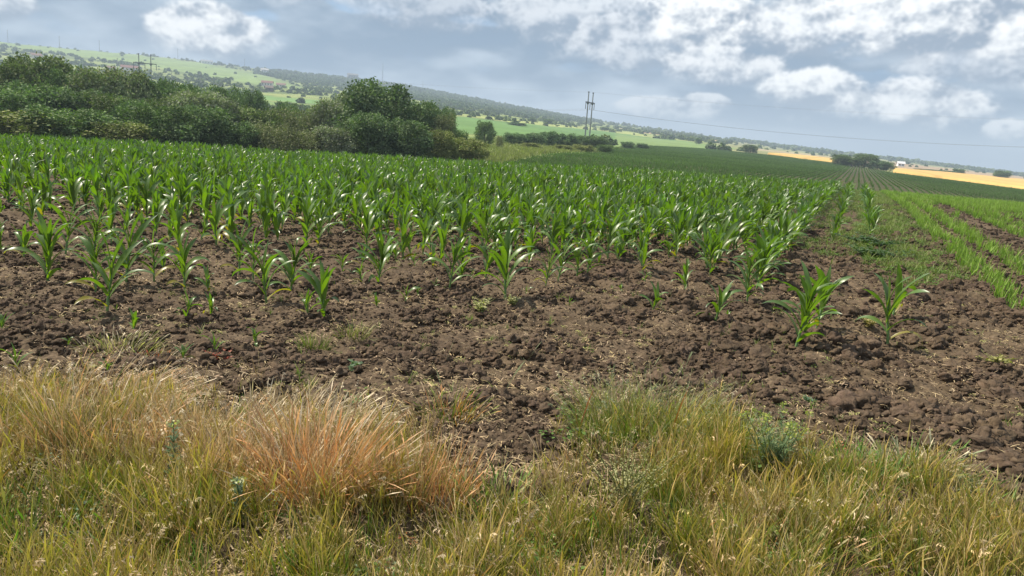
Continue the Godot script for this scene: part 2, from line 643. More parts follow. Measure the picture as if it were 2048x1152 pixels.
func clod_mesh(sd: int) -> ArrayMesh:
	var fn := FastNoiseLite.new()
	fn.seed = sd
	fn.frequency = 0.9
	fn.fractal_octaves = 3
	var b := Bag.new()
	var rows := 9
	var cols := 14
	for j in rows + 1:
		var th := PI * j / rows
		for k in cols:
			var ph := TAU * k / cols
			var d := Vector3(sin(th) * cos(ph), cos(th), sin(th) * sin(ph))
			var rad := 1.0 + fn.get_noise_3d(d.x * 1.2, d.y * 1.2, d.z * 1.2) * 0.75 + fn.get_noise_3d(d.x * 4.5 + 5.0, d.y * 4.5, d.z * 4.5) * 0.55
			b.v.append(d * rad)
			var tone := 0.8 + 0.4 * fn.get_noise_3d(d.x * 3.0, d.y * 3.0 + 8.0, d.z * 3.0)
			b.c.append(lin(0.146, 0.107, 0.075) * tone)
	for j in rows:
		for k in cols:
			var a := j * cols + k
			var e := j * cols + (k + 1) % cols
			b.i.append(a); b.i.append(e); b.i.append(e + cols)
			b.i.append(a); b.i.append(e + cols); b.i.append(a + cols)
	return b.mesh(mats.soil, true)


var fields: Array = []

func field(called: String, pts: Array, col: Color, mottle: float) -> void:
	var poly := PackedVector2Array()
	var box := Rect2(pts[0][0], log(pts[0][1]), 0, 0)
	for p in pts:
		var q := Vector2(p[0], log(p[1]))
		poly.append(q)
		box = box.expand(q)
	fields.append([called, poly, box, col, mottle])


func field_at(az: float, r: float) -> Array:
	var q := Vector2(az, log(r))
	for k in range(fields.size() - 1, -1, -1):
		var f: Array = fields[k]
		var box: Rect2 = f[2]
		if q.x >= box.position.x and q.x <= box.end.x and q.y >= box.position.y and q.y <= box.end.y and Geometry2D.is_point_in_polygon(q, f[1]):
			return f
	return []


func build_land() -> void:
	field("scrub_edge", [[-40, 300], [-6, 240], [-2, 300], [-6, 420], [-20, 500], [-40, 600]], lin(0.12, 0.18, 0.055), 0.5)
	field("vineyard", [[-40, 1900], [-33.9, 1800], [-30, 1835], [-22.6, 1650], [-18.8, 1400], [-14.4, 760], [-18.1, 860], [-22.6, 1040], [-27.2, 1230], [-31.3, 1400], [-33.9, 1540], [-40, 1600]], lin(0.165, 0.235, 0.075), 0.3)
	field("ridge_wood", [[-19.5, 1560], [-12.7, 2300], [-6.6, 2300], [-0.9, 2300], [5.5, 2300], [4.9, 1351], [-0.3, 833], [-5.5, 845], [-9.8, 1007], [-12.7, 1213], [-16.1, 1194], [-18.5, 1338]], lin(0.07, 0.11, 0.045), 0.5)
	field("yellow_strip", [[-6.0, 532], [-1.0, 647], [4.9, 899], [10.0, 886], [9.3, 670], [2.0, 529], [-6.0, 433]], lin(0.25, 0.29, 0.10), 0.4)
	field("bright_field", [[-7.0, 435], [-1.7, 458], [5.7, 763], [14.3, 627], [12.9, 390], [6.8, 279], [-1.7, 225], [-7.0, 230]], lin(0.105, 0.190, 0.058), 0.2)
	field("pale_field", [[6.8, 692], [15.7, 608], [14.6, 403], [12.9, 384], [9.4, 333], [6.4, 215], [6.8, 279]], lin(0.15, 0.22, 0.075), 0.2)
	field("green_patch", [[-18.5, 500], [-14.0, 495], [-14.0, 570], [-18.5, 590]], lin(0.13, 0.23, 0.07), 0.15)
	field("red_slope", [[6.7, 1244], [12.8, 1650], [15.5, 1300], [13.6, 942], [8.6, 952]], lin(0.32, 0.22, 0.14), 0.5)
	field("young_crop", [[-1.2, 64], [6.3, 150], [6.3, 201], [9.4, 333], [12.9, 384], [17.9, 384], [22.4, 352], [25.9, 268], [29.1, 243], [33.2, 205], [45, 180], [45, 70], [12, 56]], lin(0.062, 0.062, 0.032), 0.25)
	field("meadow", [[-3, 62], [-1.0, 64], [6.3, 148], [6.8, 205], [0, 190], [-6, 110]], lin(0.19, 0.22, 0.08), 0.4)
	field("brown_field", [[22.0, 560], [25.8, 1150], [45, 1100], [45, 590], [33.1, 585], [25.8, 403], [24, 420]], lin(0.30, 0.23, 0.155), 0.2)
	field("tan_field", [[17.0, 600], [20.0, 620], [23.0, 900], [15.5, 760]], lin(0.30, 0.26, 0.16), 0.3)
	# the land, one sheet out to the horizon
	var azs: Array = []
	var a := -180.0
	while a < -40.0:
		azs.append(a)
		a += 4.0
	a = -38.5
	while a < 38.6:
		azs.append(a)
		a += 0.125
	a = 40.0
	while a <= 180.0:
		azs.append(a)
		a += 4.0
	var radii: Array = [0.5, 4.0, 12.0, 25.0, 40.0, 55.0, 66.0]
	var r := 72.0
	while r < 4300.0:
		radii.append(r)
		r *= 1.021
	var na := azs.size()
	var nr := radii.size()
	var b := Bag.new()
	b.v.resize(na * nr)
	b.c.resize(na * nr)
	for k in na:
		var az: float = azs[k]
		var sx := sin(deg_to_rad(az))
		var cz := -cos(deg_to_rad(az))
		for j in nr:
			var rr: float = radii[j]
			var x := rr * sx
			var z := rr * cz
			var y := ground_polar(az, rr)
			if rr < 70.0 and absf(az) < 61.0:
				y -= 0.35
			var n1 := noise_a.get_noise_2d(x * 0.012, z * 0.012)
			var n2 := noise_b.get_noise_2d(x * 0.06, z * 0.06)
			if rr > 500.0:
				y += n1 * rr * 0.0014
			b.v[j * na + k] = Vector3(x, y, z)
			var col: Color
			var f: Array = []
			if rr > 60.0:
				f = field_at(az + n2 * 0.25, rr * (1.0 + n1 * 0.02))
			if f.size() > 0:
				col = f[3]
				col = col * (1.0 + f[4] * (n1 * 0.9 + n2 * 0.8))
			elif rr < 60.0:
				col = lin(0.13, 0.11, 0.06)
			else:
				col = lin(0.095, 0.135, 0.045).lerp(lin(0.225, 0.27, 0.09), clampf(0.45 + n1 * 1.3 + n2 * 0.5, 0.0, 1.0))
				if az > 14.0:
					col = col.lerp(lin(0.25, 0.23, 0.13), 0.5)
			b.c[j * na + k] = Color(maxf(col.r, 0.01), maxf(col.g, 0.01), maxf(col.b, 0.01))
	for j in nr - 1:
		for k in na:
			var p := j * na + k
			var q := j * na + (k + 1) % na
			if k == na - 1:
				continue
			b.i.append(p); b.i.append(p + na); b.i.append(q + na)
			b.i.append(p); b.i.append(q + na); b.i.append(q)
	var o := put(b.mesh(mats.land, true), "land_terrain")
	kind(o, "structure")
	o.set_meta("label", "rolling land of green fields and scrub rising to a long ridge")
	o.set_meta("category", "terrain")
	# ripe wheat standing as a slab above the ground
	wheat("wheat_field", "long golden wheat field beyond the young crop, reaching the picture's edge", [[25.7, 372.0, 268.0], [27.5, 430.0, 255.0], [29.1, 480.0, 243.0], [31.0, 525.0, 224.0], [33.2, 574.0, 205.0], [36.0, 590.0, 195.0], [40.0, 600.0, 190.0]])
	wheat("wheat_field", "small golden wheat strip before the clump of dark trees", [[17.6, 425.0, 410.0], [18.6, 500.0, 385.0], [19.8, 560.0, 350.0], [21.0, 560.0, 345.0], [22.3, 545.0, 340.0]])


func wheat(called: String, label: String, cols: Array) -> void:
	var b := Bag.new()
	var nr := 46
	var na := 90
	for k in na:
		var f := float(k) / (na - 1) * (cols.size() - 1)
		var q := mini(int(f), cols.size() - 2)
		var az: float = lerpf(cols[q][0], cols[q + 1][0], f - q)
		var far: float = lerpf(cols[q][1], cols[q + 1][1], f - q)
		var near: float = lerpf(cols[q][2], cols[q + 1][2], f - q)
		for j in nr:
			var t := clampf(float(j - 1) / (nr - 3), 0.0, 1.0)
			var rr := lerpf(near, far, t)
			var x := rr * sin(deg_to_rad(az))
			var z := -rr * cos(deg_to_rad(az))
			var edge := j == 0 or j == nr - 1 or k == 0 or k == na - 1
			var n := noise_b.get_noise_2d(x * 0.15, z * 0.15)
			var y := ground_polar(az, rr) + (-0.2 if edge else 0.75 + n * 0.08)
			b.v.append(Vector3(x, y, z))
			var tram := absf(fposmod(u_of(x, z), 14.0) - 7.0)
			var col := lin(0.50, 0.335, 0.125) * (1.0 + n * 0.12 + noise_a.get_noise_2d(x * 0.02, z * 0.02) * 0.2)
			if tram < 0.7:
				col *= 0.8
			b.c.append(col)
	for k in na - 1:
		for j in nr - 1:
			var p := k * nr + j
			b.i.append(p); b.i.append(p + 1); b.i.append(p + nr + 1)
			b.i.append(p); b.i.append(p + nr + 1); b.i.append(p + nr)
	var o := put(b.mesh(mats.land, true), called)
	kind(o, "stuff")
	o.set_meta("label", label)
	o.set_meta("category", "wheat")


# ---------------------------------------------------------------- corn
var corn_protos: Array = []       # with parts
var corn_joined: Array = []       # the same plants, one mesh each
var corn_height: Array = []
var corn_plane: Array = []

func corn_leaf(b: Bag, base: Vector3, yaw: float, length: float, width: float, steep: float, droop: float, twist: float, tone: float, segs: int) -> void:
	var dir := Vector3(cos(yaw), 0, sin(yaw))
	var side := Vector3(-sin(yaw), 0, cos(yaw))
	var p := base
	var ang := steep
	var rows: Array = []
	var ph := rng.randf() * TAU
	for k in segs + 1:
		var t := float(k) / segs
		var f := dir * cos(ang) + Vector3.UP * sin(ang)
		var up := Vector3.UP * cos(ang) - dir * sin(ang)
		var tw := twist * t
		var s2 := side * cos(tw) + up * sin(tw)
		var u2 := up * cos(tw) - side * sin(tw)
		var w := width * 0.5 * pow(sin(PI * clampf(0.13 + 0.87 * t, 0.0, 1.0)), 0.75) * (1.0 if t < 0.999 else 0.05)
		var wave := sin(ph + t * 11.0) * w * 0.30 * t
		var fold := 0.42 * (1.0 - t * 0.6)
		rows.append([p + s2 * w + u2 * (w * fold + wave), p, p - s2 * w + u2 * (w * fold - wave * 0.7)])
		p += f * (length / segs)
		ang -= droop / segs * (0.35 + 1.5 * t)
	var c0 := lin(0.172, 0.262, 0.034) * tone
	var c1 := lin(0.086, 0.172, 0.066) * tone
	b.blade3(rows, c0, c1, lin(0.17, 0.27, 0.075) * tone)


func make_corn(sd: int, size: int) -> void:
	# size 0 tall, 1 middling, 2 seedling; built about 0.7, 0.4 and 0.22 m high
	rng.seed = sd
	var total: float = [0.70, 0.42, 0.23][size]
	var n: int = [rng.randi_range(9, 13), rng.randi_range(6, 8), 5][size]
	var stalk_h: float = total * [0.52, 0.42, 0.30][size]
	var root := Node3D.new()
	var joined := Bag.new()
	var low := Bag.new()
	var lean := Vector3(rng.randf_range(-0.08, 0.08), 0, rng.randf_range(-0.08, 0.08)) * total * 1.4
	var sb := Bag.new()
	var rad: float = [0.012, 0.008, 0.005][size]
	sb.tube([Vector3(0, -0.03, 0), lean * 0.3 + Vector3(0, stalk_h * 0.35, 0), lean * 0.8 + Vector3(0, stalk_h * 0.75, 0), lean + Vector3(0, stalk_h * 1.1, 0)], [rad, rad, rad * 0.85, rad * 0.5], 6, lin(0.13, 0.22, 0.075))
	joined.add(sb, Transform3D())
	low.add(sb, Transform3D())
	var st := MeshInstance3D.new()
	st.mesh = sb.mesh(mats.corn_stalk, true)
	st.name = "stalk"
	root.add_child(st, true)
	var plane := rng.randf() * TAU
	for k in n:
		var t := float(k) / (n - 1)
		var y := stalk_h * lerpf(0.12, 1.0, pow(t, 0.85))
		var yaw := plane + (PI if k % 2 else 0.0) + rng.randf_range(-0.75, 0.75)
		var length := total * lerpf(0.40, 0.68, sin(PI * clampf(t * 0.85 + 0.12, 0, 1))) * rng.randf_range(0.85, 1.15)
		if k >= n - 2:
			length = total * rng.randf_range(0.44, 0.56)
		var width: float = [0.061, 0.046, 0.030][size] * lerpf(0.6, 1.1, sin(PI * clampf(t * 0.8 + 0.15, 0, 1))) * rng.randf_range(0.85, 1.15)
		var steep := lerpf(0.92, 1.52, pow(t, 0.65)) + rng.randf_range(-0.2, 0.12)
		var droop := lerpf(1.7, 0.40, t) + rng.randf_range(-0.4, 0.6)
		if rng.randf() < 0.18:
			droop += 1.0
		var tone := rng.randf_range(0.85, 1.2)
		var lb := Bag.new()
		var keep := rng.state
		corn_leaf(lb, lean * (y / stalk_h) + Vector3(0, y, 0), yaw, length, width, steep, droop, rng.randf_range(-0.9, 0.9), tone, 9)
		if k == 0 and rng.randf() < 0.5:
			for q in lb.c.size():
				lb.c[q] = lin(0.30, 0.26, 0.06)
		var ml := MeshInstance3D.new()
		ml.mesh = lb.mesh(mats.corn_leaf, true)
		ml.name = "leaf" if k == 0 else "leaf_%03d" % k
		root.add_child(ml, true)
		joined.add(lb, Transform3D())
		rng.state = keep
		corn_leaf(low, lean * (y / stalk_h) + Vector3(0, y, 0), yaw, length, width * 1.05, steep, droop, rng.randf_range(-0.9, 0.9), tone, 5)
	corn_protos.append(root)
	corn_joined.append([joined.mesh(mats.corn_leaf, true), low.mesh(mats.corn_leaf, true)])
	corn_height.append(total)
	corn_plane.append(plane)


var hand: Array = []

func corn(x: float, z: float, h: float, k: int, label: String) -> void:
	var pick: int = [rng.randi_range(0, 11), rng.randi_range(12, 14), rng.randi_range(15, 18)][k]
	var src: Node3D = corn_protos[pick]
	var o: Node3D = src.duplicate()
	add_named(o, "corn_plant" if k < 2 else "corn_seedling")
	var s: float = h / corn_height[pick] * [1.03, 1.03, 1.0][k]
	o.transform = spot(x, soil_y(x, z) - 0.01, z, s, float(corn_plane[pick]) + rng.randf_range(-0.9, 0.9) + (PI if rng.randf() < 0.5 else 0.0), rng.randf_range(-0.07, 0.07), rng.randf() * TAU)
	tag(o, label, "corn plant", "corn plants at the ragged field edge")
	hand.append(Vector2(x, z))


func landmark(az: float) -> String:
	var marks := [[-30.0, "the tallest olive trees"], [-26.0, "the distant pylon"], [-21.5, "the pale silvery willow"], [-16.0, "the brownish twiggy trees"], [-12.5, "the pale trees"], [-8.0, "the big domed tree"], [-4.5, "the end of the wood"], [-1.0, "the round tree in the meadow"], [3.5, "the dark hedge"], [7.0, "the edge-on pylon"], [12.0, "low shrubs past the pylon"]]
	for m in marks:
		if az < m[0]:
			return m[1]
	return "the golden wheat"


func build_corn() -> void:
	for k in 12:
		make_corn(100 + k, 0)
	for k in 3:
		make_corn(200 + k, 1)
	for k in 4:
		make_corn(300 + k, 2)
	rng.seed = 4242
	edge_corn()
	# the sown rows
	var spots: Array = []
	var tints: Array = []
	for k in 19:
		spots.append([])
		tints.append(PackedColorArray())
	var close: Array = []
	for row in range(1, -70, -1):
		var u := -0.25 + 0.72 * row
		var v0 := curve(u, [-14.0, -9.7, -7.2, -5.5, -3.5, -1.5, -0.6, -0.2, 0.5], [5.2, 5.0, 5.4, 6.6, 8.0, 10.4, 9.2, 17.0, 19.0])
		var v := v0 + rng.randf() * 0.2
		while v < 62.0:
			var uu := u + rng.randf_range(-0.05, 0.05)
			var x := uu * ACROSS.x + v * ROW.x
			var z := uu * ACROSS.y + v * ROW.y
			v += rng.randf_range(0.17, 0.27)
			var r := sqrt(x * x + z * z)
			var az := rad_to_deg(atan2(x, -z))
			if az < -43.0 or az > 36.0 or z > 0.0:
				continue
			if r > curve(az, [-40.0, -8.0, 0.0, 10.0, 25.0], [44.0, 44.0, 47.0, 51.0, 54.0]):
				continue
			var keep := clampf(0.32 + (v - v0) * (0.065 if u < -4.0 else 0.13), 0.0, 0.92)
			if u > -1.5 and row < 0:
				keep = 0.9
			if row == 0:
				keep = 0.26 if v < 30.0 else 0.5
			if row == 1:
				keep = 0.28 if v < 30.0 else 0.5
			keep *= clampf(1.05 + noise_a.get_noise_2d(x * 0.25, z * 0.25) * 0.7, 0.5, 1.0)
			if rng.randf() > keep:
				continue
			var ok := true
			if r < 9.5:
				for p in hand:
					if absf(p.x - x) < 0.2 and absf(p.y - z) < 0.2:
						ok = false
			if not ok:
				continue
			var small := rng.randf() < (0.6 if v - v0 < 2.5 and row < -2 else 0.12)
			if row >= 0 and rng.randf() < 0.5:
				small = true
			var sprout := small and v - v0 < 2.2 and rng.randf() < 0.5
			var pick := rng.randi_range(15, 18) if sprout else rng.randi_range(12, 14) if small else rng.randi_range(0, 11)
			var s := rng.randf_range(0.74, 1.15) * (1.0 + 0.12 * noise_b.get_noise_2d(x * 0.1, z * 0.1))
			var y := soil_y(x, z) - 0.01
			var t := spot(x, y, z, s, rng.randf() * TAU, rng.randf_range(-0.10, 0.10), rng.randf() * TAU)
			close.append([r, t, pick, row, small])
	close.sort_custom(func(p, q): return p[0] < q[0])
	for k in close.size():
		var p: Array = close[k]
		if k < 238:
			var o: Node3D
			if k < 130:
				var src: Node3D = corn_protos[p[2]]
				o = src.duplicate()
			else:
				var mi := MeshInstance3D.new()
				mi.mesh = corn_joined[p[2]][0]
				o = mi
			add_named(o, "corn_plant")
			o.transform = p[1]
			var words: String
			var group: String
			var size := "short" if p[4] else "tall"
			if p[3] == 1:
				words = size + " corn plant of the gappy row next to the bright grassy strips"
				group = "corn plants of the outermost gappy row"
			elif p[3] == 0:
				words = size + " corn plant of the gappy row between the dense corn and the weedy strip"
				group = "corn plants of the second gappy row"
			elif p[3] >= -3:
				words = size + " corn plant in the %s dense row counted from the weedy strip" % ["first", "second", "third"][-p[3] - 1]
				group = "corn plants of the dense corner rows"
			else:
				var q: Vector3 = (p[1] as Transform3D).origin
				var place := landmark(rad_to_deg(atan2(q.x, -q.z)))
				var band := "front rows" if p[0] < 10.5 else ("next rows" if p[0] < 12.5 else "deeper rows")
				words = "%s corn plant in the %s in line with %s" % [size, band, place]
				group = "corn plants in the %s in line with %s" % [band, place]
			tag(o, words, "corn plant", group)
		else:
			spots[p[2]].append(p[1])
			var tone := rng.randf_range(0.8, 1.2)
			tints[p[2]].append(Color(tone * rng.randf_range(0.9, 1.1), tone, tone))
	var crop := stuff("corn_crop", "dense green young corn reaching to the wood and the dip", "corn")
	for k in 19:
		if spots[k].size() > 0:
			many("plants", corn_joined[k][1], spots[k], tints[k], crop)
	for p in corn_protos:
		p.queue_free()


func edge_corn() -> void:
	corn(-3.28, -5.98, 0.63, 0, "big broad-leaved corn plant with one long drooping leaf, in front of two tall ones")
	corn(-3.77, -6.70, 0.59, 0, "tall corn plant just behind the big broad-leaved one at the thin field edge")
	corn(-3.72, -7.14, 0.71, 0, "tall corn plant with upright top leaves, behind and beside the big broad-leaved one")
	corn(-4.44, -7.07, 0.68, 0, "tall narrow corn plant alone near the picture's edge with one leaf spread sideways")
	corn(-3.52, -7.29, 0.55, 0, "corn plant with a bright glinting top leaf, third in line from the big broad-leaved one")
	corn(-3.70, -7.87, 0.42, 1, "slim corn plant close behind the one with the glinting top leaf")
	corn(-3.10, -7.03, 0.53, 0, "corn plant with widely spread grey-green leaves above a small droopy seedling")
	corn(-2.93, -7.15, 0.30, 1, "short corn plant with one leaf stretched out sideways, beside the wide-spread one")
	corn(-2.98, -8.12, 0.57, 0, "tall corn plant standing close behind another among the thin edge rows")
	corn(-2.65, -7.60, 0.52, 0, "dense corn plant with overlapping leaves, beside the single pale upright one")
	corn(-2.22, -6.72, 0.59, 0, "slender corn plant with one tall pale upright leaf lit through by the sun")
	corn(-2.21, -7.40, 0.57, 0, "yellowish corn plant with curled hooked tips at the top")
	corn(-2.29, -8.39, 0.32, 1, "small grey-green corn plant behind the yellowish hook-tipped one")
	corn(-1.58, -6.29, 0.52, 0, "upright corn plant with a low leaf lying sideways above the grassy tuft")
	corn(-1.71, -6.25, 0.28, 1, "ragged short corn plant right beside the upright one above the grassy tuft")
	corn(-2.57, -5.81, 0.29, 1, "small corn plant with one long leaf arched over to the ground, by the field edge")
	corn(-2.48, -6.10, 0.26, 1, "small corn plant with two spread leaves, second in line from the arched-leaf one")
	corn(-2.88, -5.63, 0.24, 2, "corn seedling with one broad upright sunlit leaf, below the big broad-leaved plant")
	corn(-3.68, -5.30, 0.21, 2, "pale corn seedling cut by the picture's edge")
	corn(-3.08, -4.56, 0.24, 2, "corn seedling with four arching leaves, at the grass edge in the corner")
	corn(-3.10, -5.14, 0.11, 2, "tiny corn seedling with a fan of narrow leaves among dry grass")
	corn(-2.19, -4.92, 0.18, 2, "corn seedling with a single rolled leaf beside reddish weeds")
	corn(-2.05, -5.13, 0.21, 2, "corn seedling with five open leaves behind the reddish weeds")
	corn(-1.85, -5.36, 0.22, 2, "corn seedling leaning with one glinting leaf, alone on bare soil")
	corn(-2.47, -4.48, 0.15, 2, "pale yellow-green corn seedling standing in the tall dry grass")
	corn(-5.65, -8.37, 0.13, 2, "tiny corn seedling on bare soil near the picture's edge")
	corn(-1.46, -8.09, 0.60, 0, "tall corn plant with wide arching leaves alone in a gap of the thin rows")
	corn(-1.62, -8.06, 0.26, 1, "short grey corn plant beside the tall one with wide arching leaves")
	corn(-2.01, -8.79, 0.28, 1, "sprawling short corn plant at the rear of the gap in thin rows")
	corn(-0.67, -7.98, 0.61, 0, "dark-stalked corn plant with a yellow withered lower leaf")
	corn(-0.60, -8.59, 0.44, 0, "narrow corn plant immediately behind the dark-stalked one")
	corn(-0.33, -8.83, 0.48, 0, "corn plant with light flat top leaves behind the slender foremost one")
	corn(-0.06, -7.61, 0.73, 0, "slender corn plant at the edge of bare soil with a white glint on its stem")
	corn(0.38, -8.51, 0.43, 0, "corn plant with a drooping lower leaf, foremost of a close cluster of four")
	corn(0.54, -8.95, 0.57, 0, "corn plant second in the close cluster at the bare soil's edge")
	corn(0.80, -9.31, 0.57, 0, "bushy corn plant with dense upright leaves, third in the close cluster")
	corn(0.95, -9.59, 0.60, 0, "corn plant with one bright hanging leaf, last of the close cluster")
	corn(-1.05, -7.34, 0.27, 2, "corn seedling with an upright lit leaf, on bare soil between thin rows")
	corn(-0.96, -7.63, 0.17, 2, "corn seedling with two small curved leaves beside the upright lit one")
	corn(-0.83, -7.92, 0.15, 2, "tiny grey corn seedling below the dark-stalked plant")
	corn(-1.20, -9.13, 0.20, 1, "low corn plant with drooping leaves behind the pair of seedlings")
	corn(-1.24, -6.89, 0.19, 2, "frail corn seedling with hanging leaf tips, below the wide arching tall plant")
	corn(0.15, -7.97, 0.15, 2, "tiny corn seedling with thin arched leaf by the slender foremost plant")
	corn(0.60, -7.50, 0.17, 2, "thin corn seedling alone on bare soil below the close cluster")
	corn(1.41, -7.43, 0.36, 1, "small corn plant with one leaf bent to the ground, on pale bare soil")
	corn(1.64, -9.30, 0.22, 2, "ragged corn seedling behind the small plant with the bent leaf")
	corn(1.53, -11.03, 0.54, 0, "corn plant standing forward alone where the dense rows begin")
	corn(1.17, -8.71, 0.08, 2, "tiny corn sprout, first of two side by side on bare soil")
	corn(1.26, -8.65, 0.14, 2, "thin corn sprout, second of two side by side on bare soil")
	corn(-0.49, -9.00, 0.12, 2, "low corn seedling with pale leaves between the dark-stalked plant and the cluster")
	corn(1.99, -7.18, 0.46, 1, "corn plant with one broad bright leaf and a bent one, alone on bare soil")
	corn(2.61, -8.25, 0.62, 0, "corn plant with grey drooping leaves standing at the end of the last dense row")
	corn(2.01, -8.69, 0.40, 0, "corn plant with hanging grey leaves at the front of the dense rows")
	corn(2.63, -10.02, 0.62, 0, "bushy tall corn plant at the front corner of the dense rows")
	corn(2.20, -7.49, 0.13, 2, "little corn sprout beside the plant with one broad bright leaf")
	corn(2.48, -6.36, 0.70, 0, "largest corn plant, foremost of the bushy clump standing out on bare soil")
	corn(2.66, -6.68, 0.56, 0, "corn plant in the middle of the bushy clump standing out on bare soil")
	corn(3.00, -7.25, 0.65, 0, "corn plant at the rear of the bushy clump standing out on bare soil")
	corn(3.42, -6.66, 0.71, 0, "corn plant with wide pale leaves alone on bare soil beside the bushy clump")
	corn(4.03, -7.86, 0.65, 1, "corn plant just behind the lone one with wide pale leaves")


func plant_trees() -> void:
	tree(-52.5, -79.2, 7.81, 9.01, 0, "tree", "olive tree at the picture's edge in the tall rear row")
	tree(-50.8, -81.5, 8.66, 8.20, 0, "tree", "tallest olive tree of the wood, rounded crown against the hill")
	tree(-47.1, -80.2, 7.52, 6.39, 2, "tree", "dark tree with a low crown between two taller olive trees")
	tree(-43.5, -78.8, 7.43, 7.11, 1, "tree", "grey-green willow-like tree with loose top, second peak from the tallest one")
	tree(-43.2, -83.5, 7.59, 6.63, 1, "tree", "willow-like tree just in front of the concrete pylon's foot")
	tree(-42.1, -87.4, 7.39, 6.38, 2, "tree", "dark green tree under the distant pylon's poles")
	tree(-40.1, -89.4, 7.19, 5.66, 2, "tree", "dark tree on the falling crest line after the pylon")
	tree(-38.5, -92.3, 6.99, 5.00, 2, "tree", "dark leafy tree standing behind the pale willow bush")
	tree(-37.4, -97.0, 7.19, 4.70, 2, "tree", "dark tree with a flat top behind the pale willow bush")
	tree(-35.7, -101.9, 7.16, 4.52, 3, "tree", "small dark crown poking out on the skyline of the wood")
	tree(-31.5, -103.3, 5.92, 4.46, 2, "tree", "dark low tree beside the light green field gap")
	tree(-44.3, -66.6, 5.04, 6.96, 2, "tree", "dark tree of the middle row at the picture's edge")
	tree(-43.4, -69.6, 5.56, 7.64, 2, "tree", "broad dark blue-green tree below the tallest olive tree")
	tree(-40.0, -69.3, 5.23, 6.69, 3, "tree", "dense shady tree in the middle of the wood")
	tree(-37.4, -69.6, 4.88, 6.50, 0, "tree", "olive tree in the wood's front below the willow-like one")
	tree(-34.5, -69.9, 4.72, 5.73, 2, "tree", "dark green tree beneath the pylon tree")
	tree(-32.2, -70.0, 4.76, 5.02, 0, "tree", "light olive tree beside the pale willow bush")
	tree(-29.5, -70.1, 5.60, 6.25, 4, "tree", "pale silvery willow bush bulging from the wood's front")
	tree(-27.2, -70.9, 5.15, 4.29, 4, "tree", "smaller pale willow touching the larger silvery one")
	tree(-25.1, -71.7, 4.50, 5.57, 0, "tree", "dull olive tree between the pale willow and the brownish thicket")
	tree(-23.3, -74.4, 4.72, 5.11, 5, "tree", "brownish twiggy tree with sparse leaves")
	tree(-21.2, -77.1, 4.73, 4.37, 5, "tree", "brownish thin tree with bare upright twigs next to the pale crowns")
	tree(-19.6, -77.6, 5.74, 4.89, 4, "tree", "pale green tree beside the big domed tree")
	tree(-18.0, -80.0, 6.26, 4.43, 4, "tree", "pale tree touching the flank of the big domed tree")
	tree(-13.7, -73.7, 7.26, 8.29, 3, "tree", "big domed dark tree towering over the field edge")
	tree(-9.8, -76.4, 5.58, 5.37, 3, "tree", "dark rounded tree beside the big domed tree")
	tree(-14.4, -68.5, 3.92, 4.24, 0, "tree", "low olive tree under the flank of the big domed tree")
	tree(-7.9, -75.6, 4.36, 3.52, 5, "tree", "brownish slim tree ending the wood")
	tree(-6.7, -77.7, 2.89, 3.09, 2, "tree", "small bushy tree beyond the end of the wood")
	tree(-12.2, -124.4, 6.13, 3.48, 2, "tree", "round tree behind the end of the wood")
	tree(-6.8, -139.8, 4.13, 3.88, 2, "tree", "round dark tree alone in the green meadow")
	tree(-34.7, -53.8, 2.97, 7.53, 6, "shrub", "wide olive shrub at the picture's edge on the field border")
	tree(-31.9, -54.3, 3.41, 6.26, 2, "shrub", "dark green shrub beside the wide olive one")
	tree(-29.1, -54.7, 2.65, 6.01, 6, "shrub", "yellowish olive shrub in the middle of the wood's foot")
	tree(-27.8, -57.6, 4.02, 5.15, 2, "shrub", "mid green shrub below the light olive tree")
	tree(-23.9, -57.2, 4.06, 5.75, 3, "shrub", "very dark shrub under the pale silvery willow")
	tree(-21.6, -58.1, 3.13, 4.36, 3, "shrub", "dark shrub after the very dark one at the corn's edge")
	tree(-19.1, -59.0, 3.10, 4.72, 5, "shrub", "brownish shrub under the twiggy trees")
	tree(-16.4, -59.8, 2.79, 3.81, 5, "shrub", "reddish brown shrub at the foot of the pale trees")
	tree(-14.8, -60.2, 3.05, 3.79, 4, "shrub", "pale leafy shrub beside the big domed tree")
	tree(-12.6, -62.7, 4.21, 4.73, 3, "shrub", "dark shrub under the big domed tree")
	tree(-9.4, -63.3, 3.67, 4.69, 3, "shrub", "dark shrub between the two domed trees at the corn's edge")
	tree(-7.2, -65.6, 2.88, 3.50, 6, "shrub", "olive shrub at the wood's last corner")
	tree(-5.2, -67.8, 2.24, 4.04, 6, "shrub", "low olive scrub reaching into the meadow")
	tree(-4.3, -73.9, 1.64, 2.93, 6, "shrub", "low scrub beneath the lone round tree")
	tree(-3.5, -119.9, 1.92, 1.27, 5, "shrub", "thin upright shrub with bare twigs in the meadow")
	tree(-1.5, -150.0, 2.23, 4.94, 7, "shrub", "dark hedge shrub, first of the row toward the pylon")
	tree(2.2, -152.0, 2.35, 5.01, 7, "shrub", "dark hedge shrub, second of the row toward the pylon")
	tree(5.6, -155.9, 2.91, 4.73, 7, "shrub", "dark hedge shrub with a spiky top, third of the row")
	tree(9.1, -157.7, 2.80, 4.80, 7, "shrub", "dark hedge shrub, fourth of the row toward the pylon")
	tree(12.8, -161.5, 2.69, 4.71, 3, "shrub", "blackish dense shrub at the pylon's foot")
	tree(15.9, -163.2, 2.75, 4.34, 3, "shrub", "blackish shrub ending the hedge at the pylon")
	tree(1.3, -128.0, 0.94, 3.88, 6, "shrub", "yellow-green low shrub in front of the dark hedge")
	tree(7.1, -131.8, 0.96, 3.83, 6, "shrub", "olive low shrub in front of the pylon hedge")
	tree(10.8, -135.6, 1.21, 4.49, 6, "shrub", "wide low olive shrub below the pylon")
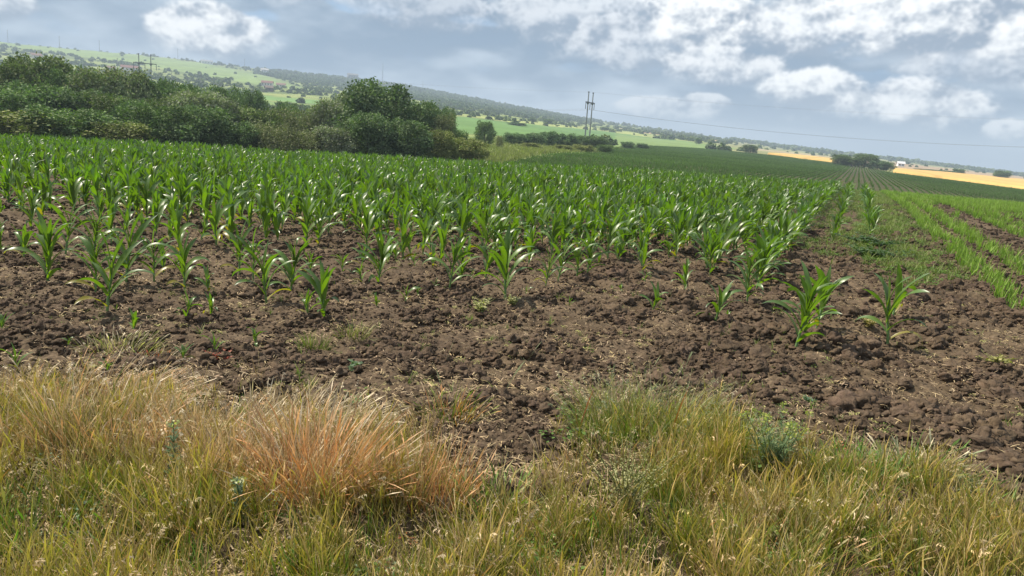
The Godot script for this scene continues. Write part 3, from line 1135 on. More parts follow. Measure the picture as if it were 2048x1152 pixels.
	tree(15.1, -141.2, 1.45, 3.76, 2, "shrub", "green low shrub at the corner of the young crop field")
	tree(2.8, -105.0, 0.50, 1.11, 6, "shrub", "tiny shrub in the pale meadow")
	tree(-3.2, -410.0, 1.54, 11.88, 7, "shrub", "flat dark thicket alone in the bright green field")
	tree(28.9, -213.0, 1.93, 4.29, 7, "shrub", "low shrub on the bank past the pylon")
	tree(36.0, -232.2, 1.69, 4.07, 7, "shrub", "second low shrub on the bank past the pylon")
	tree(107.4, -364.5, 3.90, 7.31, 3, "tree", "round dark tree alone at the edge of the young crop")
	tree(114.5, -277.3, 3.74, 7.70, 3, "tree", "dark round tree opening the clump by the wheat")
	tree(117.9, -275.8, 3.12, 7.74, 2, "shrub", "green shrub between the two trees of the clump by the wheat")
	tree(122.6, -276.0, 4.85, 8.71, 3, "tree", "tallest tree of the clump by the wheat")
	tree(125.6, -272.5, 3.06, 7.83, 7, "shrub", "brownish shrub ending the clump by the wheat")
	tree(128.3, -271.2, 2.91, 5.25, 7, "shrub", "small brownish shrub at the wheat's corner")
	tree(274.6, -441.6, 4.28, 10.49, 2, "tree", "small round tree standing at the far edge of the golden wheat")
	tree(251.1, -443.9, 2.84, 6.95, 2, "tree", "little tree on the border of golden wheat and brown land")
	tree(243.4, -442.5, 1.27, 15.19, 7, "shrub", "long low bush on the border of the wheat")
	tree(231.4, -443.2, 0.84, 13.38, 7, "shrub", "low bush by the white house above the wheat")
	tree(132.7, -585.1, 4.46, 5.67, 2, "tree", "tiny tree on the pale green field's rim")
	tree(7.1, -640.0, 3.60, 8.43, 3, "tree", "small dark tree on the yellow strip below the ridge")
	tree(20.5, -659.7, 4.61, 9.57, 2, "tree", "small round tree on the yellow strip, beside another")
	tree(83.5, -795.6, 3.65, 11.66, 2, "tree", "broad tree on the yellow strip behind the pylon")


# ---------------------------------------------------------------- young rows and weeds
func tuft_mesh(sd: int, n: int, h: float, width: float, spread: float, bend: float, c0: Color, c1: Color, seg := 3) -> ArrayMesh:
	rng.seed = sd
	var b := Bag.new()
	for k in n:
		grass_blade(b, Vector3(rng.randf_range(-1, 1), 0, rng.randf_range(-1, 1)) * spread * 0.4, h * rng.randf_range(0.55, 1.1), width * rng.randf_range(0.7, 1.3), rng.randf() * TAU, rng.randf_range(0.05, 1.0) * bend, bend * rng.randf_range(0.2, 1.3), c0, c1, 0, seg)
	return b.mesh(mats.blade)


# head: 0 plain blade, 1 spike, 2 drooping spikelets
func grass_blade(b: Bag, base: Vector3, h: float, width: float, yaw: float, tilt: float, bend: float, c0: Color, c1: Color, head: int, seg := 4) -> void:
	var dir := Vector3(cos(yaw), 0, sin(yaw))
	var face := yaw + rng.randf_range(-1.3, 1.3)
	var side := Vector3(-sin(face), 0, cos(face))
	var left := PackedVector3Array()
	var right := PackedVector3Array()
	var cols := PackedColorArray()
	var p := base
	var ang := tilt
	var kink := rng.randi_range(1, seg - 1) if rng.randf() < 0.14 else -1
	for k in seg + 1:
		var t := float(k) / seg
		var w := width * (1.0 - t * t) + 0.0004
		if head == 1:
			w = width * 0.5
			if t > 0.68:
				w = width * (1.9 if t < 0.95 else 0.25)
		elif head == 2:
			w = width * 0.4
		left.append(p - side * w * 0.5)
		right.append(p + side * w * 0.5)
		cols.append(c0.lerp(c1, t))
		p += (dir * sin(ang) + Vector3.UP * cos(ang)) * (h / seg)
		ang += bend / seg * (0.4 + 1.2 * t)
		if k == kink:
			ang += rng.randf_range(0.5, 1.3)
	b.strip(left, right, cols)
	if head == 2:
		var q := left[seg]
		for k in 7:
			var s := q.lerp(left[seg - 1], rng.randf() * 0.9)
			var d := (dir * rng.randf_range(0.1, 0.8) + side * rng.randf_range(-0.7, 0.7) + Vector3.DOWN * rng.randf_range(0.1, 0.8)).normalized()
			var l := rng.randf_range(0.010, 0.018)
			var e := d.cross(Vector3(0.3, 0.7, 0.5)).normalized() * 0.0024
			var m := s + d * l * 0.75
			b.quad(s + d * l * 0.25, m + e, s + d * l * 1.35, m - e, c1)


func weed_mesh(sd: int, n: int, size: float, c0: Color, c1: Color) -> ArrayMesh:
	rng.seed = sd
	var b := Bag.new()
	for k in n:
		var yaw := rng.randf() * TAU
		var r := rng.randf() * size
		var h := rng.randf_range(0.1, 0.8) * size * 0.8
		var at := Vector3(cos(yaw) * r, h, sin(yaw) * r)
		var d := Vector3(cos(yaw + rng.randf_range(-1, 1)), rng.randf_range(-0.2, 0.7), sin(yaw + rng.randf_range(-1, 1))).normalized()
		var l := size * rng.randf_range(0.22, 0.42)
		var e := d.cross(Vector3.UP).normalized() * l * 0.36
		var drop := Vector3.DOWN * l * 0.15
		var col := c0.lerp(c1, rng.randf())
		b.quad(at, at + d * l * 0.5 + e, at + d * l + drop, at + d * l * 0.5 - e, col)
	return b.mesh(mats.tree_leaf)


func build_rows() -> void:
	var sown: Array = []
	for k in 3:
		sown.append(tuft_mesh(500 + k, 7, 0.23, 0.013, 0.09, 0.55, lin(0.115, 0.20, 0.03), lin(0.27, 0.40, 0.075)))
	var spots: Array = [[], [], []]
	var tints: Array = [PackedColorArray(), PackedColorArray(), PackedColorArray()]
	rng.seed = 616
	for row in 62:
		var u := 2.0 + 0.74 * row
		var v := 10.4 + rng.randf_range(-0.3, 0.9) + row * 0.15
		while v < 74.0:
			v += 0.06 if v < 30.0 else 0.11
			var uu := u + rng.randf_range(-0.17, 0.17) * (1.0 if v < 18.0 else 1.4)
			var x := uu * ACROSS.x + v * ROW.x
			var z := uu * ACROSS.y + v * ROW.y
			var r := sqrt(x * x + z * z)
			var az := rad_to_deg(atan2(x, -z))
			if az > 43.0 or r > 68.0:
				continue
			var gap := noise_a.get_noise_2d(uu * 1.6 + 3.0, v * 0.10)
			if gap < -0.36 and row > 0:
				continue
			if (row == 2) and v > 15.0 and v < 46.0 and noise_b.get_noise_2d(v * 0.2, 2.0) < 0.2:
				continue
			var k := rng.randi_range(0, 2)
			var s := rng.randf_range(0.7, 1.35) * (1.0 if v < 30.0 else 1.25)
			spots[k].append(spot(x, soil_y(x, z) - 0.01, z, s, rng.randf() * TAU, rng.randf_range(-0.2, 0.2), rng.randf() * TAU))
			var tone := rng.randf_range(0.8, 1.25)
			tints[k].append(Color(tone, tone, tone * 0.9))
	var young := stuff("young_grassy_crop", "bright green grassy strips of a young sown crop beside the corn", "crop")
	for k in 3:
		many("tufts", sown[k], spots[k], tints[k], young)
	# weeds: the green strip beside the corn and scattered over the earth
	var weeds: Array = [weed_mesh(540, 26, 0.085, lin(0.06, 0.12, 0.03), lin(0.12, 0.20, 0.05)), weed_mesh(541, 20, 0.06, lin(0.10, 0.17, 0.04), lin(0.20, 0.26, 0.07)), weed_mesh(542, 22, 0.06, lin(0.30, 0.30, 0.10), lin(0.42, 0.40, 0.18)), tuft_mesh(543, 9, 0.15, 0.007, 0.05, 0.9, lin(0.11, 0.16, 0.045), lin(0.24, 0.28, 0.09))]
	spots = [[], [], [], []]
	tints = [PackedColorArray(), PackedColorArray(), PackedColorArray(), PackedColorArray()]
	for n in 13000:
		var v := 10.0 + 52.0 * pow(rng.randf(), 1.2)
		var u := 0.9 + rng.randfn(0.0, 0.45)
		if rng.randf() < 0.2:
			u = rng.randf_range(-0.9, 0.4)
			if v < 14.0:
				continue
		if v < 11.0 + absf(u - 0.8) * 2.0:
			continue
		var x := u * ACROSS.x + v * ROW.x
		var z := u * ACROSS.y + v * ROW.y
		if noise_a.get_noise_2d(u * 1.2, v * 0.35 + 20.0) < -0.08 and rng.randf() < 0.85:
			continue
		var k: int = [0, 0, 1, 3, 3, 3][rng.randi_range(0, 5)]
		spots[k].append(spot(x, soil_y(x, z), z, rng.randf_range(0.7, 1.5), rng.randf() * TAU))
		var tone := rng.randf_range(0.8, 1.25)
		tints[k].append(Color(tone, tone, tone))
	for n in 7500:
		var az := rng.randf_range(-37.0, 37.0)
		var r := 4.6 + 22.0 * pow(rng.randf(), 1.2)
		var x := r * sin(deg_to_rad(az))
		var z := -r * cos(deg_to_rad(az))
		if noise_a.get_noise_2d(x * 0.8 + 60.0, z * 0.8) < 0.02:
			continue
		var k: int = [1, 1, 2, 2, 3, 2][rng.randi_range(0, 5)]
		spots[k].append(spot(x, soil_y(x, z) - 0.005, z, rng.randf_range(0.25, 0.8), rng.randf() * TAU))
		var tone := rng.randf_range(0.7, 1.2)
		tints[k].append(Color(tone, tone, tone))
	var small := stuff("small_weeds", "small green and withered weeds on the earth and in the weedy strip", "weeds")
	for k in 4:
		many("weeds", weeds[k], spots[k], tints[k], small)
	# the young crop beyond the dip
	var far := [tuft_mesh(560, 7, 0.36, 0.05, 0.22, 0.7, lin(0.07, 0.125, 0.04), lin(0.13, 0.21, 0.07), 2), tuft_mesh(561, 7, 0.33, 0.05, 0.22, 0.7, lin(0.07, 0.125, 0.04), lin(0.13, 0.21, 0.07), 2)]
	spots = [[], []]
	tints = [PackedColorArray(), PackedColorArray()]
	for row in range(-150, 330):
		var u := 0.3 + 0.72 * row
		var v := 52.0
		while v < 385.0:
			v += 0.42 if v < 170.0 else 0.8
			var x := u * ACROSS.x + v * ROW.x
			var z := u * ACROSS.y + v * ROW.y
			var az := rad_to_deg(atan2(x, -z))
			if az > 41.0 or az < -2.0:
				continue
			var r := sqrt(x * x + z * z)
			if r < curve(az, [-2.0, 0.0, 6.0, 10.0, 14.0, 22.0, 30.0], [62.0, 64.0, 60.0, 58.0, 62.0, 68.0, 74.0]):
				continue
			if r > curve(az, [-2.0, -1.0, 6.0, 6.4, 9.4, 12.9, 17.9, 22.4, 25.9, 29.1, 33.2, 40.0], [64.0, 66.0, 142.0, 195.0, 330.0, 380.0, 380.0, 336.0, 262.0, 239.0, 201.0, 180.0]):
				continue
			if u > -2.0 and u < 2.2:
				if rng.randf() < 0.7:
					continue
			var thin := 1.0
			if u >= 2.2:
				thin = 0.72
			var k := row & 1
			spots[k].append(spot(x + rng.randf_range(-0.08, 0.08), ground_polar(az, r) - 0.02, z, rng.randf_range(0.75, 1.2) * thin * (1.0 if v < 170.0 else 1.35), rng.randf() * TAU))
			var tone := rng.randf_range(0.8, 1.2) * (1.0 + 0.3 * noise_a.get_noise_2d(x * 0.03, z * 0.03))
			tints[k].append(Color(tone, tone, tone))
	var dip := stuff("young_field_crop", "dark green young crop in long rows beyond the dip", "crop")
	for k in 2:
		many("plants", far[k], spots[k], tints[k], dip)
	# meadow grass beyond the corn
	var hay := tuft_mesh(570, 9, 0.5, 0.05, 0.4, 0.7, lin(0.14, 0.18, 0.06), lin(0.30, 0.31, 0.13), 2)
	spots = [[]]
	tints = [PackedColorArray()]
	for n in 9000:
		var az := rng.randf_range(-9.0, 7.5)
		var r := rng.randf_range(60.0, 215.0)
		if r > curve(az, [-9.0, -2.0, 6.0, 7.5], [120.0, 200.0, 214.0, 212.0]):
			continue
		if az > -1.5 and r < curve(az, [-1.5, 6.0, 6.5], [62.0, 146.0, 200.0]):
			continue
		var x := r * sin(deg_to_rad(az))
		var z := -r * cos(deg_to_rad(az))
		spots[0].append(spot(x, gy(x, z), z, rng.randf_range(0.6, 1.5), rng.randf() * TAU))
		var tone := rng.randf_range(0.75, 1.2)
		tints[0].append(Color(tone, tone, tone))
	many("tufts", hay, spots[0], tints[0], stuff("meadow_grass", "pale rough meadow grass between the wood and the dark hedge", "grass"))


# ---------------------------------------------------------------- grass verge
func build_verge() -> void:
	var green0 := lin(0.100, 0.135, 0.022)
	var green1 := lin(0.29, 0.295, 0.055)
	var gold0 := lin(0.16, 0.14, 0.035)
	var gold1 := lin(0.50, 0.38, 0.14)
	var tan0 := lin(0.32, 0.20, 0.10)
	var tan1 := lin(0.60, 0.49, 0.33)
	var shapes: Array = []
	for k in 8:
		rng.seed = 700 + k
		var b := Bag.new()
		var n := 11
		for q in n:
			var c0 := green0
			var c1 := green1
			var head := 0
			var h := rng.randf_range(0.10, 0.30)
			var w := 0.0046
			if k == 2 or k == 3:
				c0 = gold0
				c1 = gold1
				h = rng.randf_range(0.14, 0.34)
				head = 1 if q % 3 == 0 else 0
				w = 0.0038
			elif k == 4 or k == 5:
				c0 = tan0
				c1 = tan1
				h = rng.randf_range(0.16, 0.36)
				head = 1 if q % 2 == 0 else 0
				w = 0.0034
			elif k == 6:
				c0 = tan0
				c1 = lin(0.60, 0.50, 0.33)
				h = rng.randf_range(0.12, 0.32)
				head = 2 if q % 3 == 0 else 0
			elif k == 7:
				w = 0.009
				h = rng.randf_range(0.10, 0.22)
				c0 = lin(0.07, 0.14, 0.03)
				c1 = lin(0.15, 0.26, 0.06)
			if rng.randf() < 0.03:
				c1 = lin(0.42, 0.20, 0.06)
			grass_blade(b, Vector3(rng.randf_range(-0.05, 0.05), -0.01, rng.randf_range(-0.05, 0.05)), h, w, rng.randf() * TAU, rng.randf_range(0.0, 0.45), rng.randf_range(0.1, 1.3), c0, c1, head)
		shapes.append(b.mesh(mats.dry_blade if k >= 4 and k <= 6 else mats.blade))
	var spots: Array = []
	var tints: Array = []
	for k in 8:
		spots.append([])
		tints.append(PackedColorArray())
	rng.seed = 888
	for n in 35500:
		var az := rng.randf_range(-60.0, 60.0)
		var r := rng.randf_range(1.45, 5.9)
		if rng.randf() > r / 5.0 + 0.15:
			continue
		var x := r * sin(deg_to_rad(az))
		var z := -r * cos(deg_to_rad(az))
		var vg := verge(x, z)
		if vg < -0.25:
			continue
		var thick := smoothstep(-0.25, 0.55, vg)
		# thinner, trodden patch in the gap
		if x > -0.35 and x < 0.7 and z < -2.9:
			thick *= 0.35
		thick *= clampf(0.68 + noise_b.get_noise_2d(x * 1.7 + 11.0, z * 1.7) * 2.0, 0.22, 1.0)
		if rng.randf() > thick:
			continue
		var dry := noise_a.get_noise_2d(x * 0.7 + 4.0, z * 0.7) * 1.1 + noise_b.get_noise_2d(x * 2.2, z * 2.2) * 0.5
		# the tan band along the crest of the verge
		if x < 0.3:
			dry += smoothstep(-2.75, -3.4, z) * 0.66 - 0.36
		else:
			dry -= 0.30
		var k := 0
		var roll := dry + rng.randf_range(-0.45, 0.45)
		if rng.randf() < 0.10:
			k = 6
		elif roll > 0.50:
			k = [4, 5, 6][rng.randi_range(0, 2)]
		elif roll > 0.0:
			k = [2, 3, 6, 2, 3, 0][rng.randi_range(0, 5)]
		else:
			k = [0, 1, 0, 1, 2, 3, 7][rng.randi_range(0, 6)]
		var s := rng.randf_range(0.6, 1.08) * lerpf(0.7, 1.0, thick)
		spots[k].append(spot(x, soil_y(x, z) - 0.01, z, s, rng.randf() * TAU, rng.randf_range(0.0, 0.30), PI * 0.5 + rng.randf_range(-0.8, 0.8)))
		var tone := rng.randf_range(0.55, 1.35)
		tints[k].append(Color(tone * rng.randf_range(0.95, 1.12), tone, tone * rng.randf_range(0.75, 1.05)))
	var grass := stuff("verge_grass", "yellow-green and straw-coloured grass of the verge at the field edge", "grass")
	for k in 8:
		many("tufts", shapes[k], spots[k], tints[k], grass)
	# small broad-leaved weeds between the blades
	var leafy: Array = [weed_mesh(731, 22, 0.11, lin(0.055, 0.11, 0.03), lin(0.12, 0.19, 0.05)), weed_mesh(732, 18, 0.09, lin(0.10, 0.16, 0.10), lin(0.20, 0.26, 0.17)), weed_mesh(733, 14, 0.07, lin(0.30, 0.07, 0.04), lin(0.46, 0.20, 0.08))]
	var lspots: Array = [[], [], []]
	rng.seed = 890
	for n in 300:
		var az := rng.randf_range(-42.0, 42.0)
		var r := rng.randf_range(1.7, 5.0)
		var x := r * sin(deg_to_rad(az))
		var z := -r * cos(deg_to_rad(az))
		if verge(x, z) < -0.1 or noise_b.get_noise_2d(x * 1.1 + 70.0, z * 1.1) < 0.0:
			continue
		lspots[[0, 0, 0, 1, 1, 2][rng.randi_range(0, 5)]].append(spot(x, soil_y(x, z) + rng.randf_range(0.0, 0.06), z, rng.randf_range(0.4, 0.85), rng.randf() * TAU))
	var leaves := stuff("verge_weeds", "small broad-leaved weeds low between the verge grass", "weeds")
	for k in 3:
		many("weeds", leafy[k], lspots[k], PackedColorArray(), leaves)
	# straw lying on the earth
	var sb := Bag.new()
	rng.seed = 901
	for q in 7:
		var a := rng.randf() * TAU
		var d := Vector3(cos(a), rng.randf_range(-0.1, 0.25), sin(a)) * rng.randf_range(0.015, 0.06)
		var at := Vector3(rng.randf_range(-0.1, 0.1), rng.randf_range(0.003, 0.02), rng.randf_range(-0.1, 0.1))
		var e := Vector3(-sin(a), 0.3, cos(a)) * 0.0022
		var mid := at + d * 0.5 + Vector3(0, rng.randf_range(0, 0.012), 0)
		var col := lin(0.42, 0.34, 0.22) * rng.randf_range(0.7, 1.2)
		sb.strip(PackedVector3Array([at - e, mid - e, at + d - e]), PackedVector3Array([at + e, mid + e, at + d + e]), PackedColorArray([col, col, col]))
	var straw := sb.mesh(mats.straw)
	var ss: Array = []
	var st := PackedColorArray()
	for n in 17500:
		var az := rng.randf_range(-47.0, 47.0)
		var r := 2.2 + 15.0 * pow(rng.randf(), 1.3)
		var x := r * sin(deg_to_rad(az))
		var z := -r * cos(deg_to_rad(az))
		if rng.randf() > litter(x, z) * 0.8 + smoothstep(-0.8, 0.1, verge(x, z)):
			continue
		ss.append(spot(x, soil_y(x, z) + 0.004, z, rng.randf_range(0.5, 1.2), rng.randf() * TAU, rng.randf_range(-0.2, 0.2), rng.randf() * TAU))
		var tone := rng.randf_range(0.6, 1.25)
		st.append(Color(tone, tone * rng.randf_range(0.9, 1.0), tone * rng.randf_range(0.75, 1.0)))
	many("straw", straw, ss, st, stuff("straw_litter", "dry straw bits lying on the brown earth", "straw"))


# a single clump of grass with a shape of its own
func clump(called: String, label: String, x: float, z: float, rx: float, rz: float, n: int, h: float, width: float, lean: Vector2, splay: float, bend: float, cols: Array, heads: Array, sd: int, group := "") -> void:
	rng.seed = sd
	var b := Bag.new()
	for k in n:
		var a := rng.randf() * TAU
		var q := sqrt(rng.randf())
		var bx := cos(a) * q * rx
		var bz := sin(a) * q * rz
		var out := Vector2(cos(a) * q * splay, sin(a) * q * splay) + lean + Vector2(rng.randfn(0, 0.24), rng.randfn(0, 0.24))
		var pair: Array = cols[rng.randi_range(0, cols.size() - 1)]
		var tone := rng.randf_range(0.6, 1.3)
		var head: int = heads[rng.randi_range(0, heads.size() - 1)]
		var y := soil_y(x + bx, z + bz) - soil_y(x, z)
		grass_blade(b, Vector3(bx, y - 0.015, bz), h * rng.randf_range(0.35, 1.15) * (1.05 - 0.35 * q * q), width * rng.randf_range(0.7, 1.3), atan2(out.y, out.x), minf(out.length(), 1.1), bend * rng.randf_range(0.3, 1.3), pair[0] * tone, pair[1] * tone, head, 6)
	var o := put(b.mesh(mats.dry_blade if called == "dry_grass_clump" else mats.blade), called)
	o.position = Vector3(x, soil_y(x, z), z)
	tag(o, label, "grass clump", group)


func herb(called: String, label: String, category: String, x: float, z: float, h: float, stems: int, spread: float, leaf: float, per: int, c0: Color, c1: Color, top: Color, sd: int, thin := 0.3) -> void:
	rng.seed = sd
	var o := Node3D.new()
	add_named(o, called)
	o.position = Vector3(x, soil_y(x, z) - 0.01, z)
	tag(o, label, category)
	var sb := Bag.new()
	var lb := Bag.new()
	var fb := Bag.new()
	for k in stems:
		var a := rng.randf() * TAU
		var foot := Vector3(cos(a), 0, sin(a)) * spread * 0.2 * rng.randf()
		var tip := Vector3(cos(a) * spread * rng.randf(), h * rng.randf_range(0.7, 1.05), sin(a) * spread * rng.randf())
		var mid := foot.lerp(tip, 0.5) - Vector3(cos(a), 0, sin(a)) * spread * 0.12
		sb.tube([foot, mid, tip], [0.0028, 0.0022, 0.0012], 4, c0)
		for q in per:
			var t := rng.randf_range(0.12, 1.0)
			var at := foot.lerp(mid, t * 2.0) if t < 0.5 else mid.lerp(tip, t * 2.0 - 1.0)
			var ya := rng.randf() * TAU
			var d := Vector3(cos(ya), rng.randf_range(-0.1, 0.9), sin(ya)).normalized()
			var l := leaf * rng.randf_range(0.5, 1.2) * (1.1 - t * 0.6)
			var e := d.cross(Vector3(0.2, 1, 0.1)).normalized() * l * thin
			lb.quad(at, at + d * l * 0.5 + e, at + d * l, at + d * l * 0.5 - e, c0.lerp(c1, rng.randf()))
		if top.a > 0.5:
			for q in 12:
				var at := tip + Vector3(rng.randf_range(-1, 1), rng.randf_range(-0.7, 0.4), rng.randf_range(-1, 1)) * 0.022
				var d := Vector3(rng.randf_range(-1, 1), rng.randf_range(0, 1), rng.randf_range(-1, 1)).normalized() * 0.007
				var e := d.cross(Vector3(0.3, 0.5, 0.8)).normalized() * 0.005
				fb.quad(at - d, at + e, at + d, at - e, top)
	put(sb.mesh(mats.blade), "stem", o)
	put(lb.mesh(mats.blade), "foliage", o)
	if fb.v.size() > 0:
		put(fb.mesh(mats.blade), "flower_head", o)


func build_plants() -> void:
	var tan := [lin(0.38, 0.185, 0.078), lin(0.64, 0.42, 0.23)]
	var rust := [lin(0.36, 0.14, 0.052), lin(0.56, 0.29, 0.13)]
	var pale := [lin(0.34, 0.27, 0.16), lin(0.74, 0.64, 0.47)]
	var gold := [lin(0.14, 0.14, 0.045), lin(0.42, 0.36, 0.17)]
	var green := [lin(0.085, 0.13, 0.026), lin(0.22, 0.26, 0.06)]
	var grey := [lin(0.10, 0.14, 0.06), lin(0.30, 0.33, 0.20)]
	var fresh := [lin(0.07, 0.15, 0.03), lin(0.16, 0.28, 0.06)]
	var red := [lin(0.20, 0.08, 0.03), lin(0.46, 0.10, 0.05)]
	clump("dry_grass_clump", "biggest tan feathery dry grass clump, fanned out and leaning to one side", -0.80, -3.10, 0.20, 0.14, 825, 0.50, 0.0036, Vector2(0.12, 0.0), 0.55, 0.5, [tan, tan, rust, pale], [1, 1, 0], 31)
	clump("dry_grass_clump", "rust-brown dry grass clump standing at the big fanned clump's side, towards the bare gap", -0.30, -3.08, 0.20, 0.14, 465, 0.35, 0.0034, Vector2(0.02, 0.0), 0.35, 0.35, [tan, tan, gold, rust], [1, 0, 0], 32)
	clump("dry_grass_clump", "tall tan and green grass clump with pale tips at the edge of the picture", -1.95, -3.40, 0.30, 0.22, 600, 0.44, 0.0036, Vector2(0.12, 0.0), 0.45, 0.5, [tan, pale, gold, green], [1, 0, 0], 33)
	clump("dry_grass_clump", "tan grass clump between the two tallest ones, full of thin seed stalks", -1.42, -3.45, 0.26, 0.20, 525, 0.39, 0.0034, Vector2(0.15, 0.0), 0.4, 0.6, [tan, pale, gold, gold], [1, 0, 2], 34)
	clump("dry_grass_clump", "pale straw grass laid flat over the earth behind the big tan clump", -1.05, -3.85, 0.42, 0.22, 525, 0.32, 0.0041, Vector2(0.45, -0.1), 0.5, 0.9, [pale, pale, gold], [2, 0, 1], 35)
	clump("dry_grass_clump", "pale straw grass leaning over beyond the tan clump of the corner", -2.25, -4.05, 0.45, 0.22, 525, 0.35, 0.0038, Vector2(0.5, 0.0), 0.4, 0.8, [pale, pale, tan], [1, 0, 2], 36)
	clump("green_grass_clump", "largest green grass clump with drooping pale seed heads, beside the bare gap", 0.82, -4.08, 0.42, 0.26, 937, 0.37, 0.0048, Vector2(0.02, 0.0), 0.6, 0.75, [green, green, grey, gold], [0, 0, 2, 0], 41)
	clump("green_grass_clump", "pale haze of seed grass along the rear rim of the largest green clump", 0.85, -4.42, 0.48, 0.14, 375, 0.35, 0.0041, Vector2(0.12, 0.0), 0.5, 0.8, [pale, grey, gold], [2, 2, 0], 42)
	clump("green_grass_clump", "grey-green grass clump between the largest green clump and the feathery herb", 1.32, -4.10, 0.26, 0.16, 285, 0.24, 0.0067, Vector2(0.1, 0.0), 0.6, 0.9, [grey, green, pale], [0, 0, 2], 43)
	clump("green_grass_clump", "bright green broad-bladed grass clump near the cloddy earth", 1.86, -3.68, 0.24, 0.16, 285, 0.21, 0.0095, Vector2(0.15, 0.0), 0.7, 0.9, [fresh, fresh, green], [0], 44)
	clump("green_grass_clump", "grey-green arching grass clump at the rim of the cloddy earth", 2.20, -3.72, 0.28, 0.18, 255, 0.24, 0.0078, Vector2(0.2, 0.05), 0.7, 1.0, [grey, fresh, pale], [0, 0, 1], 45)
	clump("green_grass_clump", "small dark tuft with upright blades alone on the bare soil edge", -1.46, -5.48, 0.11, 0.08, 127, 0.18, 0.0056, Vector2(0, 0), 0.7, 0.6, [green, gold, green], [0], 46)
	clump("green_grass_clump", "small yellowish tuft beside the dark upright one on bare soil", -1.22, -5.74, 0.13, 0.09, 112, 0.19, 0.0056, Vector2(0.1, 0), 0.8, 0.7, [gold, green], [0], 47)
	clump("green_grass_clump", "low matted tuft of fine drying grass under the corn seedlings", -2.62, -5.05, 0.32, 0.16, 315, 0.21, 0.0042, Vector2(0.25, 0), 0.8, 1.0, [green, pale, gold, pale], [0, 0, 1], 48)
	clump("green_grass_clump", "orange-tipped tuft on the bare gap's other side from the largest green clump", -0.30, -4.12, 0.17, 0.12, 172, 0.23, 0.0056, Vector2(0.05, 0), 0.7, 0.6, [green, gold, rust], [0, 0, 1], 49)
	clump("green_grass_clump", "reddish small tuft next to the matted drying grass", -2.33, -4.85, 0.13, 0.09, 97, 0.15, 0.0045, Vector2(0.1, 0), 0.9, 0.6, [red, rust, pale], [0, 1], 50)
	clump("green_grass_clump", "thin upright tuft alone on cloddy earth behind the largest green clump", 1.63, -5.13, 0.05, 0.04, 27, 0.18, 0.0045, Vector2(0, 0), 0.4, 0.4, [green, gold], [0, 0, 1], 51)
	clump("green_grass_clump", "fresh green tuft with a few dark hanging heads at the foot of the bare gap", 0.0, -3.02, 0.17, 0.12, 225, 0.25, 0.0056, Vector2(0.05, 0), 0.6, 0.9, [fresh, gold, green], [0, 0, 1], 52)
	clump("green_grass_clump", "tall green and gold grass clump at the lower corner under the feathery herb", 1.25, -2.85, 0.40, 0.25, 600, 0.30, 0.0041, Vector2(0.1, 0), 0.4, 0.7, [green, gold, gold, tan], [0, 0, 1, 2], 53)
	clump("green_grass_clump", "bright yellow-green grass clump in the lower corner beside the big tan clump", -1.75, -2.62, 0.35, 0.22, 465, 0.26, 0.0045, Vector2(0.03, 0), 0.4, 0.6, [fresh, green, gold], [0, 0, 1], 54)
	clump("green_grass_clump", "yellow-green leafy clump by the picture's edge on cloddy earth", 3.22, -4.62, 0.11, 0.09, 67, 0.14, 0.0112, Vector2(0, 0), 1.0, 1.0, [fresh, gold], [0], 55)
	clump("green_grass_clump", "green grass clump at the far corner where the verge meets the cloddy earth", 2.45, -3.30, 0.30, 0.20, 360, 0.26, 0.0048, Vector2(0.1, 0), 0.5, 0.7, [fresh, green, gold], [0, 0, 1], 56)
	# single stems that stand out
	for p in [[-0.42, -4.78, 0.34, 0.0, "tall grass stalk with a dark upright head on bare soil behind the orange-tipped tuft"], [-0.02, -4.55, 0.30, 0.5, "thin tall leaning stalk on the bare gap"], [0.14, -5.35, 0.22, -0.6, "broad grass blade leaning over bare soil above the gap"], [1.02, -5.25, 0.22, 0.3, "single pale blade standing behind the largest green clump"], [1.30, -5.35, 0.24, 0.1, "second pale blade standing behind the largest green clump"]]:
		rng.seed = int(p[2] * 1000.0)
		var b := Bag.new()
		for q in 3:
			grass_blade(b, Vector3(rng.randf_range(-0.01, 0.01), -0.01, rng.randf_range(-0.01, 0.01)), p[2] * (1.0 - q * 0.3), 0.007, 0.2 + q * 2.0, 0.12 + absf(p[3]) * 0.5 + q * 0.3, 0.3, grey[0], grey[1], 1 if q == 0 else 0, 7)
		var o := put(b.mesh(mats.blade), "grass_stalk")
		o.position = Vector3(p[0], soil_y(p[0], p[1]), p[1])
		tag(o, p[4], "grass stalk")
	herb("feathery_herb", "feathery grey-green herb with yellow-green heads above the golden grass", "herb", 1.38, -3.62, 0.36, 22, 0.20, 0.075, 46, lin(0.10, 0.16, 0.075), lin(0.24, 0.32, 0.15), Color(0.42, 0.45, 0.12, 1.0), 61, 0.07)
	herb("tall_weed", "tall single-stemmed dark weed with a pale yellow top, in front of the tan clumps", "weed", -1.38, -3.0, 0.40, 1, 0.02, 0.06, 130, lin(0.06, 0.10, 0.045), lin(0.12, 0.18, 0.08), Color(0.55, 0.55, 0.25, 1.0), 62, 0.12)
	herb("tall_weed", "shorter bushy grey weed at the foot of the biggest tan clump", "weed", -1.03, -2.80, 0.22, 2, 0.04, 0.05, 110, lin(0.09, 0.14, 0.08), lin(0.18, 0.25, 0.14), Color(0.5, 0.52, 0.3, 1.0), 63, 0.14)
	herb("seed_weed", "wide pale weed covered in tiny round seed pods below the largest green clump", "weed", 0.56, -3.12, 0.33, 30, 0.30, 0.018, 60, lin(0.20, 0.21, 0.07), lin(0.46, 0.44, 0.22), Color(0, 0, 0, 0), 64, 0.4)
